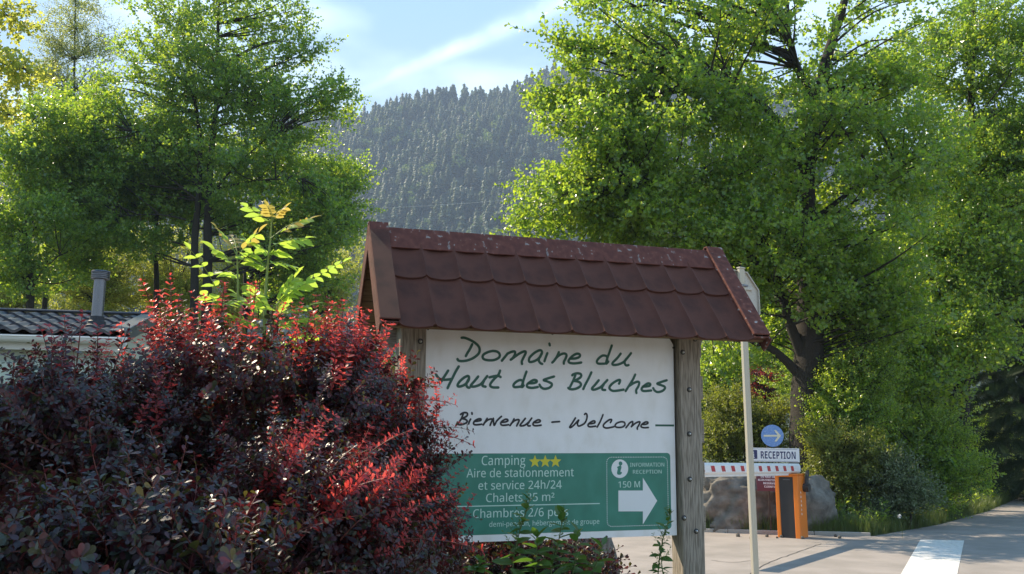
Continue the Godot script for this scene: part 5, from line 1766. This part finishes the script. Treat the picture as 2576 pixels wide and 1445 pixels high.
		# the shoots that stand out, leaf by leaf
		for h in s[6]:
			var p := at(h[0], h[1], d - 0.05) - base
			var dir := Vector3(h[2], h[3], r.randf_range(-0.1, 0.35)).normalized()
			var ln := r.randf_range(0.20, 0.28)
			var foot := p - dir * ln * 0.45
			var sag := Vector3(0, -0.06, 0)
			var m := MB.new()
			var pts := []
			for k in 9:
				var u := k / 8.0
				pts.append(foot + dir * ln * u + sag * u * u)
			m.tube(pts, [0.0028, 0.0027, 0.0025, 0.0023, 0.002, 0.0018, 0.0016, 0.0013, 0.001], 5)
			var sh := part("shoot", m.smooth(), mats.barberry_stem, t)
			for k in 9:
				for q in (3 if k < 8 else 4):
					var a := k * 2.4 + q * 2.1 + r.randf_range(-0.3, 0.3)
					var x0 := dir.cross(Vector3.FORWARD).normalized()
					var y0 := x0.cross(dir)
					var ld := (x0 * cos(a) + y0 * sin(a) + dir * r.randf_range(0.3, 0.9)).normalized()
					var xx := ld.cross(dir).normalized()
					var z := (0.042 if h[4] == 0 else 0.038) * r.randf_range(0.7, 1.1) * (1.0 - 0.35 * k / 8.0) * (1.25 if d < 2.6 else 1.0)
					var bs := Basis(xx, ld, xx.cross(ld)) * Basis(Vector3.UP, r.randf_range(-0.4, 0.4))
					part("leaf", hero[(2 + r.randi() % 2) if h[4] else r.randi() % 2], null, sh, Transform3D(bs.scaled_local(Vector3.ONE * z), pts[k]))
		si += 1

# ==================================================================== the sapling
func leaflet_mesh(m: Material) -> ArrayMesh:      # a pointed oval leaf, one unit long, a little folded and drooping
	var v := PackedVector3Array()
	var pts := [Vector2(0.0, 0.0), Vector2(0.15, 0.12), Vector2(0.27, 0.36), Vector2(0.25, 0.60), Vector2(0.13, 0.84), Vector2(0.0, 1.0)]
	for s in [-1.0, 1.0]:
		for i in pts.size() - 1:
			var f := func(q, e): return Vector3(q.x * s * e, q.y, 0.25 * q.x * e - 0.14 * q.y * q.y)
			v.append_array([f.call(pts[i], 0.0), f.call(pts[i], 1.0), f.call(pts[i + 1], 1.0), f.call(pts[i], 0.0), f.call(pts[i + 1], 1.0), f.call(pts[i + 1], 0.0)])
	return surfaces([v], [m])

func build_sapling() -> void:
	var D := 3.95
	var r := rng_of(700)
	var c := at(660, 800, D)
	var base := Vector3(c.x, 0, c.z)
	var t := thing("ash_sapling", "yellow green sapling with feathery leaves growing up through the red shrub", "sapling", base)
	var lm := [leaflet_mesh(mats.ash[0]), leaflet_mesh(mats.ash[1]), leaflet_mesh(mats.ash_new[0])]
	var S := func(x, y, d): return at(x, y, d) - base
	# stems
	for s in [[[662, 980], [664, 860], [668, 740], [672, 680], [680, 600], [684, 545]], [[640, 960], [618, 860], [600, 760], [598, 700], [596, 640]], [[668, 860], [690, 800], [700, 760]], [[664, 900], [590, 830], [545, 770]]]:
		var pts := [Vector3(r.randf_range(-0.06, 0.06), -0.05, r.randf_range(-0.06, 0.06))] if s[0][1] > 950 else []
		for p in s:
			pts.append(S.call(p[0], p[1], D))
		pts = curve(pts, 5)
		var rad := []
		for i in pts.size():
			rad.append(lerpf(0.012 if s[0][1] > 950 else 0.006, 0.0028, float(i) / (pts.size() - 1)))
		var m := MB.new()
		m.tube(pts, rad, 7)
		part("stem", m.smooth(), mats.ash_stem, t)
	# a dry dead twig
	var tw := MB.new()
	tw.tube([S.call(650, 800, D), S.call(652, 740, D), S.call(653, 690, D)], [0.003, 0.0026, 0.002], 5)
	part("dead_twig", tw.smooth(), mats.bark, t)
	# compound leaves: [foot, tip, number of pairs, leaflet length, young]
	for f in [
		[684, 560, 672, 520, 4, 0.040, 1], [684, 560, 715, 525, 4, 0.042, 1], [682, 575, 622, 522, 3, 0.055, 0], [680, 600, 778, 552, 5, 0.050, 2], [676, 625, 768, 600, 4, 0.062, 0], [674, 640, 626, 610, 3, 0.062, 0],
		[676, 640, 705, 640, 3, 0.062, 0], [674, 665, 735, 672, 4, 0.062, 0], [672, 680, 640, 670, 3, 0.058, 0], [596, 645, 548, 578, 4, 0.046, 2], [596, 640, 583, 597, 3, 0.036, 1], [597, 650, 650, 585, 4, 0.050, 2],
		[597, 665, 640, 640, 4, 0.056, 0], [598, 680, 540, 630, 4, 0.058, 0], [600, 700, 560, 690, 3, 0.056, 0], [600, 715, 655, 740, 4, 0.050, 0], [560, 760, 478, 628, 4, 0.046, 0], [545, 770, 520, 745, 3, 0.056, 0], [560, 775, 600, 760, 3, 0.060, 0],
		[690, 770, 862, 660, 7, 0.048, 0], [690, 780, 740, 700, 4, 0.064, 0], [700, 760, 770, 715, 4, 0.060, 0], [680, 800, 640, 740, 4, 0.062, 0], [690, 800, 775, 770, 4, 0.056, 0], [690, 800, 720, 750, 3, 0.062, 0], [664, 800, 600, 745, 4, 0.064, 0],
		[680, 830, 790, 800, 5, 0.052, 0], [690, 830, 735, 815, 4, 0.062, 0], [664, 840, 590, 800, 4, 0.060, 0], [700, 850, 800, 850, 5, 0.052, 0], [690, 860, 760, 880, 4, 0.056, 0], [660, 870, 700, 900, 4, 0.06, 0]]:
		var a: Vector3 = S.call(f[0], f[1], D + r.randf_range(-0.03, 0.03))
		var b: Vector3 = S.call(f[2], f[3], D + r.randf_range(-0.22, 0.12))
		var up := Vector3(0, 1, 0)
		var pts := curve([a, (a + b) / 2 + Vector3(0, 0.02, 0), b], 4)
		var m := MB.new()
		var rad := []
		for i in pts.size():
			rad.append(lerpf(0.0024, 0.0011, float(i) / (pts.size() - 1)))
		m.tube(pts, rad, 5)
		var cl := part("compound_leaf", m.smooth(), mats.ash_stem, t)
		var dir := (b - a).normalized()
		var nrm := (up - dir * up.dot(dir) + rdir(r) * 0.35).normalized()
		var side := dir.cross(nrm).normalized()
		var kind: int = 2 if f[6] == 1 else -1
		for k in f[4] + 1:
			var u: float = 0.28 + 0.72 * k / f[4]
			var p := a.lerp(b, u) + Vector3(0, 0.04 * u * (1 - u), 0)
			for sg in ([-1.0, 1.0] if k < f[4] else [0.0]):
				var ld: Vector3 = (side * sg * 0.9 + dir * 0.55 - nrm * r.randf_range(0.0, 0.35)).normalized() if sg != 0.0 else dir
				var ln: float = f[5] * r.randf_range(0.95, 1.3)
				var xx := ld.cross(nrm).normalized()
				var bs := Basis(xx, ld, xx.cross(ld)) * Basis(Vector3.UP, r.randf_range(-0.45, 0.45))
				var which: int = kind if kind >= 0 else (2 if f[6] == 2 and r.randf() < 0.5 else r.randi() % 2)
				part("leaflet", lm[which], null, cl, Transform3D(bs.scaled_local(Vector3.ONE * ln), p))

# ==================================================================== weeds at the foot of the board
func build_weeds() -> void:
	var r := rng_of(800)
	var lm := [leaflet_mesh(mats.weed[0]), leaflet_mesh(mats.weed[1])]
	for s in [
		["tall weed with a feathery head rising before the green field", 1288, 1460, 1335, 1252, 4.6, 13, 0.11, 2],
		["leafy weed with a pointed head before the arrow's dotted frame", 1385, 1460, 1418, 1290, 4.55, 15, 0.12, 1],
		["broad leafy weed growing beside the upright stone", 1440, 1470, 1455, 1330, 4.7, 11, 0.13, 0],
		["dark leafy weed at the foot of the purple shrub by the board", 1345, 1480, 1350, 1345, 4.5, 12, 0.12, 0],
		["broad leaved weed reaching right beneath the white panel edge", 1490, 1480, 1520, 1365, 4.65, 8, 0.12, 0],
		["spindly weed with narrow seed spikes beside the notice board's post", 1655, 1475, 1690, 1285, 5.0, 13, 0.085, 2],
		["slim weed bending towards the post under the panel corner", 1672, 1480, 1660, 1365, 4.95, 9, 0.075, 1],
		["small pale weed at the foot of the barberry shrub", 1190, 1470, 1208, 1405, 3.6, 12, 0.075, 0]]:
		var foot0 := at(s[1], s[2], s[5])
		var foot := Vector3(foot0.x, 0, foot0.z)
		var tip := at(s[3], s[4], s[5])
		var t := thing("weed", s[0], "weed", foot)
		var e := tip - foot
		var f1 := foot0 - foot
		var pts := curve([Vector3(0, -0.03, 0), f1 * 0.5, f1, f1.lerp(e, 0.5) + rdir(r) * 0.02, e], 5)
		var rad := []
		for i in pts.size():
			rad.append(lerpf(0.006, 0.0018, float(i) / (pts.size() - 1)))
		var m := MB.new()
		m.tube(pts, rad, 6)
		part("stem", m.smooth(), mats.weed_stem, t)
		var n: int = s[6]
		for k in int(n * 2.4):
			var u := lerpf(0.30, 1.0, float(k) / (n * 2.4))
			var f := u * (pts.size() - 1)
			var p: Vector3 = pts[int(f)].lerp(pts[mini(int(f) + 1, pts.size() - 1)], f - int(f))
			var a := k * 2.4 + r.randf_range(-0.3, 0.3)
			var head := smoothstep(0.80, 1.0, u)
			var ld := (Vector3(cos(a), 0, sin(a)) + Vector3.UP * (r.randf_range(-0.25, 0.45) + head * 1.4)).normalized()
			var xx := ld.cross(Vector3.UP).normalized()
			var bs := Basis(xx, ld, xx.cross(ld)) * Basis(Vector3.UP, r.randf_range(-0.5, 0.5))
			var z: float = s[7] * r.randf_range(0.7, 1.25) * lerpf(1.6, 0.5, u)
			part("leaf", lm[r.randi() % 2], null, t, Transform3D(bs.scaled_local(Vector3(1.05, 1, 1) * z), p))
		if s[8] > 0:      # side twigs with narrow seed leaves near the top
			for k in s[8] * 6:
				var u := lerpf(0.62, 0.98, r.randf())
				var f := u * (pts.size() - 1)
				var p: Vector3 = pts[int(f)]
				var gs := [PackedVector3Array(), PackedVector3Array()]
				var ln := r.randf_range(0.04, 0.085) * (1.4 - u)
				for q in 9:
					var v := (q + 1) / 9.0
					var aa := q * 2.2
					leaf(gs[0], Vector3(0, ln * 2.0 * v, 0), Vector3(cos(aa), 1.1, sin(aa)).normalized(), Vector3.UP, 0.022, 0.007, 0.05, false)
				stick(gs[1], Vector3.ZERO, Vector3(0, ln * 2.0, 0), 0.0012)
				var dd := Vector3(r.randf_range(-0.8, 0.8), 1.0, r.randf_range(-0.5, 0.5))
				part("seed_spike", surfaces(gs, [mats.weed[1], mats.weed_stem]), null, t, along(dd, 0.0, 1.0, p))

# ==================================================================== grass verge
func grass_tuft(sd: int, n: int, h: float, w: float, spread: float, m: Array) -> ArrayMesh:
	var r := rng_of(sd)
	var gs := []
	for i in m.size():
		gs.append(PackedVector3Array())
	for k in n:
		var a := r.randf() * TAU
		var o := Vector3(cos(a), 0, sin(a))
		var p := o * spread * sqrt(r.randf())
		var hh := h * r.randf_range(0.5, 1.1)
		var lean := Vector3(cos(a + r.randf_range(-1, 1)), 0, sin(a + r.randf_range(-1, 1))) * hh * r.randf_range(0.1, 0.55)
		var s := o.cross(Vector3.UP) * w
		var q := p + lean * 0.35 + Vector3(0, hh * 0.6, 0)
		var g: int = r.randi() % m.size()
		gs[g].append_array([p - s, q - s * 0.7, q + s * 0.7, p - s, q + s * 0.7, p + s, q - s * 0.7, p + lean + Vector3(0, hh, 0), q + s * 0.7])
	return surfaces(gs, m)

func build_verge() -> void:
	var r := rng_of(900)
	var tufts := [grass_tuft(1, 22, 0.24, 0.004, 0.10, mats.grass), grass_tuft(2, 18, 0.34, 0.004, 0.12, mats.grass)]
	var pl := []
	var edge := [Vector2(-2.5, 17.6), Vector2(3.6, 17.4), Vector2(5.6, 16.85), Vector2(6.6, 16.6), Vector2(8.9, 18.9), Vector2(11.9, 22.6), Vector2(16.5, 29.1), Vector2(22.0, 37.1)]
	for i in 5200:
		var k := 3 + r.randi() % 4 if r.randf() < 0.8 else 1 + r.randi() % 2
		var p: Vector2 = edge[k].lerp(edge[k + 1], r.randf())
		var dn: Vector2 = (edge[k + 1] - edge[k]).orthogonal().normalized()
		if dn.y < 0:
			dn = -dn
		p += dn * (0.02 + pow(r.randf(), 1.6) * (3.2 if k >= 3 else 0.8))
		pl.append(Transform3D(Basis(Vector3.UP, r.randf() * TAU).scaled(Vector3.ONE * r.randf_range(0.5, 1.3)), Vector3(p.x, -0.01, -p.y)))
	var o := thing("verge_grass", "rough green grass along the road edge under the shrubs", "grass")
	o.set_meta("kind", "stuff")
	scatter("grass", pl, tufts, o)
	var ug := [spray(951, 8, 0.22, 0.085, 0.05, mats.hazel_leaf, mats.weed_stem), spray(952, 8, 0.30, 0.11, 0.03, mats.hazel_leaf, mats.weed_stem), spray(953, 8, 0.2, 0.06, 0.03, mats.pale_leaf, mats.weed_stem)]
	pl = []
	for i in 1500:
		var k := 3 + r.randi() % 4
		var p: Vector2 = edge[k].lerp(edge[k + 1], r.randf())
		var dn: Vector2 = (edge[k + 1] - edge[k]).orthogonal().normalized()
		if dn.y < 0:
			dn = -dn
		p += dn * (0.12 + r.randf() * 2.6)
		pl.append(along(Vector3(r.randf_range(-0.5, 0.5), 1, r.randf_range(-0.5, 0.5)), r.randf() * TAU, r.randf_range(0.8, 1.8), Vector3(p.x, r.randf_range(0.0, 0.25), -p.y)))
	var ugt := thing("verge_weeds", "low dark weeds growing through the grass of the verge", "weeds")
	ugt.set_meta("kind", "stuff")
	bake("weeds", pl, ug, ugt)
	# tall straw-coloured grass catching the sun at the bend
	var st := [grass_tuft(5, 40, 1.1, 0.006, 0.25, mats.straw), grass_tuft(6, 46, 0.8, 0.007, 0.3, mats.straw + mats.grass)]
	var g0 := on_ground(2555, 1232)
	var tg := thing("tall_grass", "clump of tall straw coloured grass glowing by the road bend", "grass", g0)
	pl = []
	for i in 70:
		pl.append(Transform3D(Basis(Vector3.UP, r.randf() * TAU).scaled(Vector3.ONE * r.randf_range(0.7, 1.25)), Vector3(r.randf_range(-0.9, 2.0), -0.02, r.randf_range(-1.2, 0.8))))
	scatter("blades", pl, st, tg)
	# yellow flowers in the verge
	for i in 26:
		var u := r.randf()
		var p := on_ground(lerpf(2270, 2420, u), lerpf(1340, 1300, u) + r.randf_range(-8, 8))
		var f := thing("yellow_flower", "small yellow wild flower in the grass verge", "flower", p, "yellow flowers in the verge")
		var m := MB.new()
		var h := r.randf_range(0.25, 0.45)
		m.tube([Vector3(0, -0.02, 0), Vector3(0.02, h, 0)], [0.003, 0.002], 4)
		part("stem", m.smooth(), mats.weed_stem, f)
		var gs := [PackedVector3Array()]
		for k in 7:
			var a := TAU * k / 7
			leaf(gs[0], Vector3(0.02, h, 0), Vector3(cos(a), 0.5, sin(a)).normalized(), Vector3.UP, 0.035, 0.022, 0.1, false)
		part("blossom", surfaces(gs, [mats.petal]), null, f)
	# a dandelion clock at the kerb
	var dp := on_ground(2280, 1357)
	var dn := thing("dandelion", "white dandelion clock on a thin stalk at the road edge", "flower", dp + Vector3(0, 0, -0.15))
	var dm := MB.new()
	dm.tube([Vector3(0, -0.02, 0), Vector3(0.01, 0.2, 0), Vector3(-0.02, 0.36, 0)], [0.004, 0.003, 0.003], 5)
	part("stem", dm.smooth(), mats.weed_stem, dn)
	var hd := PackedVector3Array()
	for k in 60:
		var v := rdir(r)
		var s := v.cross(Vector3.UP).normalized() * 0.006
		hd.append_array([Vector3(-0.02, 0.38, 0), Vector3(-0.02, 0.38, 0) + v * 0.04 - s, Vector3(-0.02, 0.38, 0) + v * 0.04 + s])
	part("seed_head", surfaces([hd], [mats.white_paint]), null, dn)
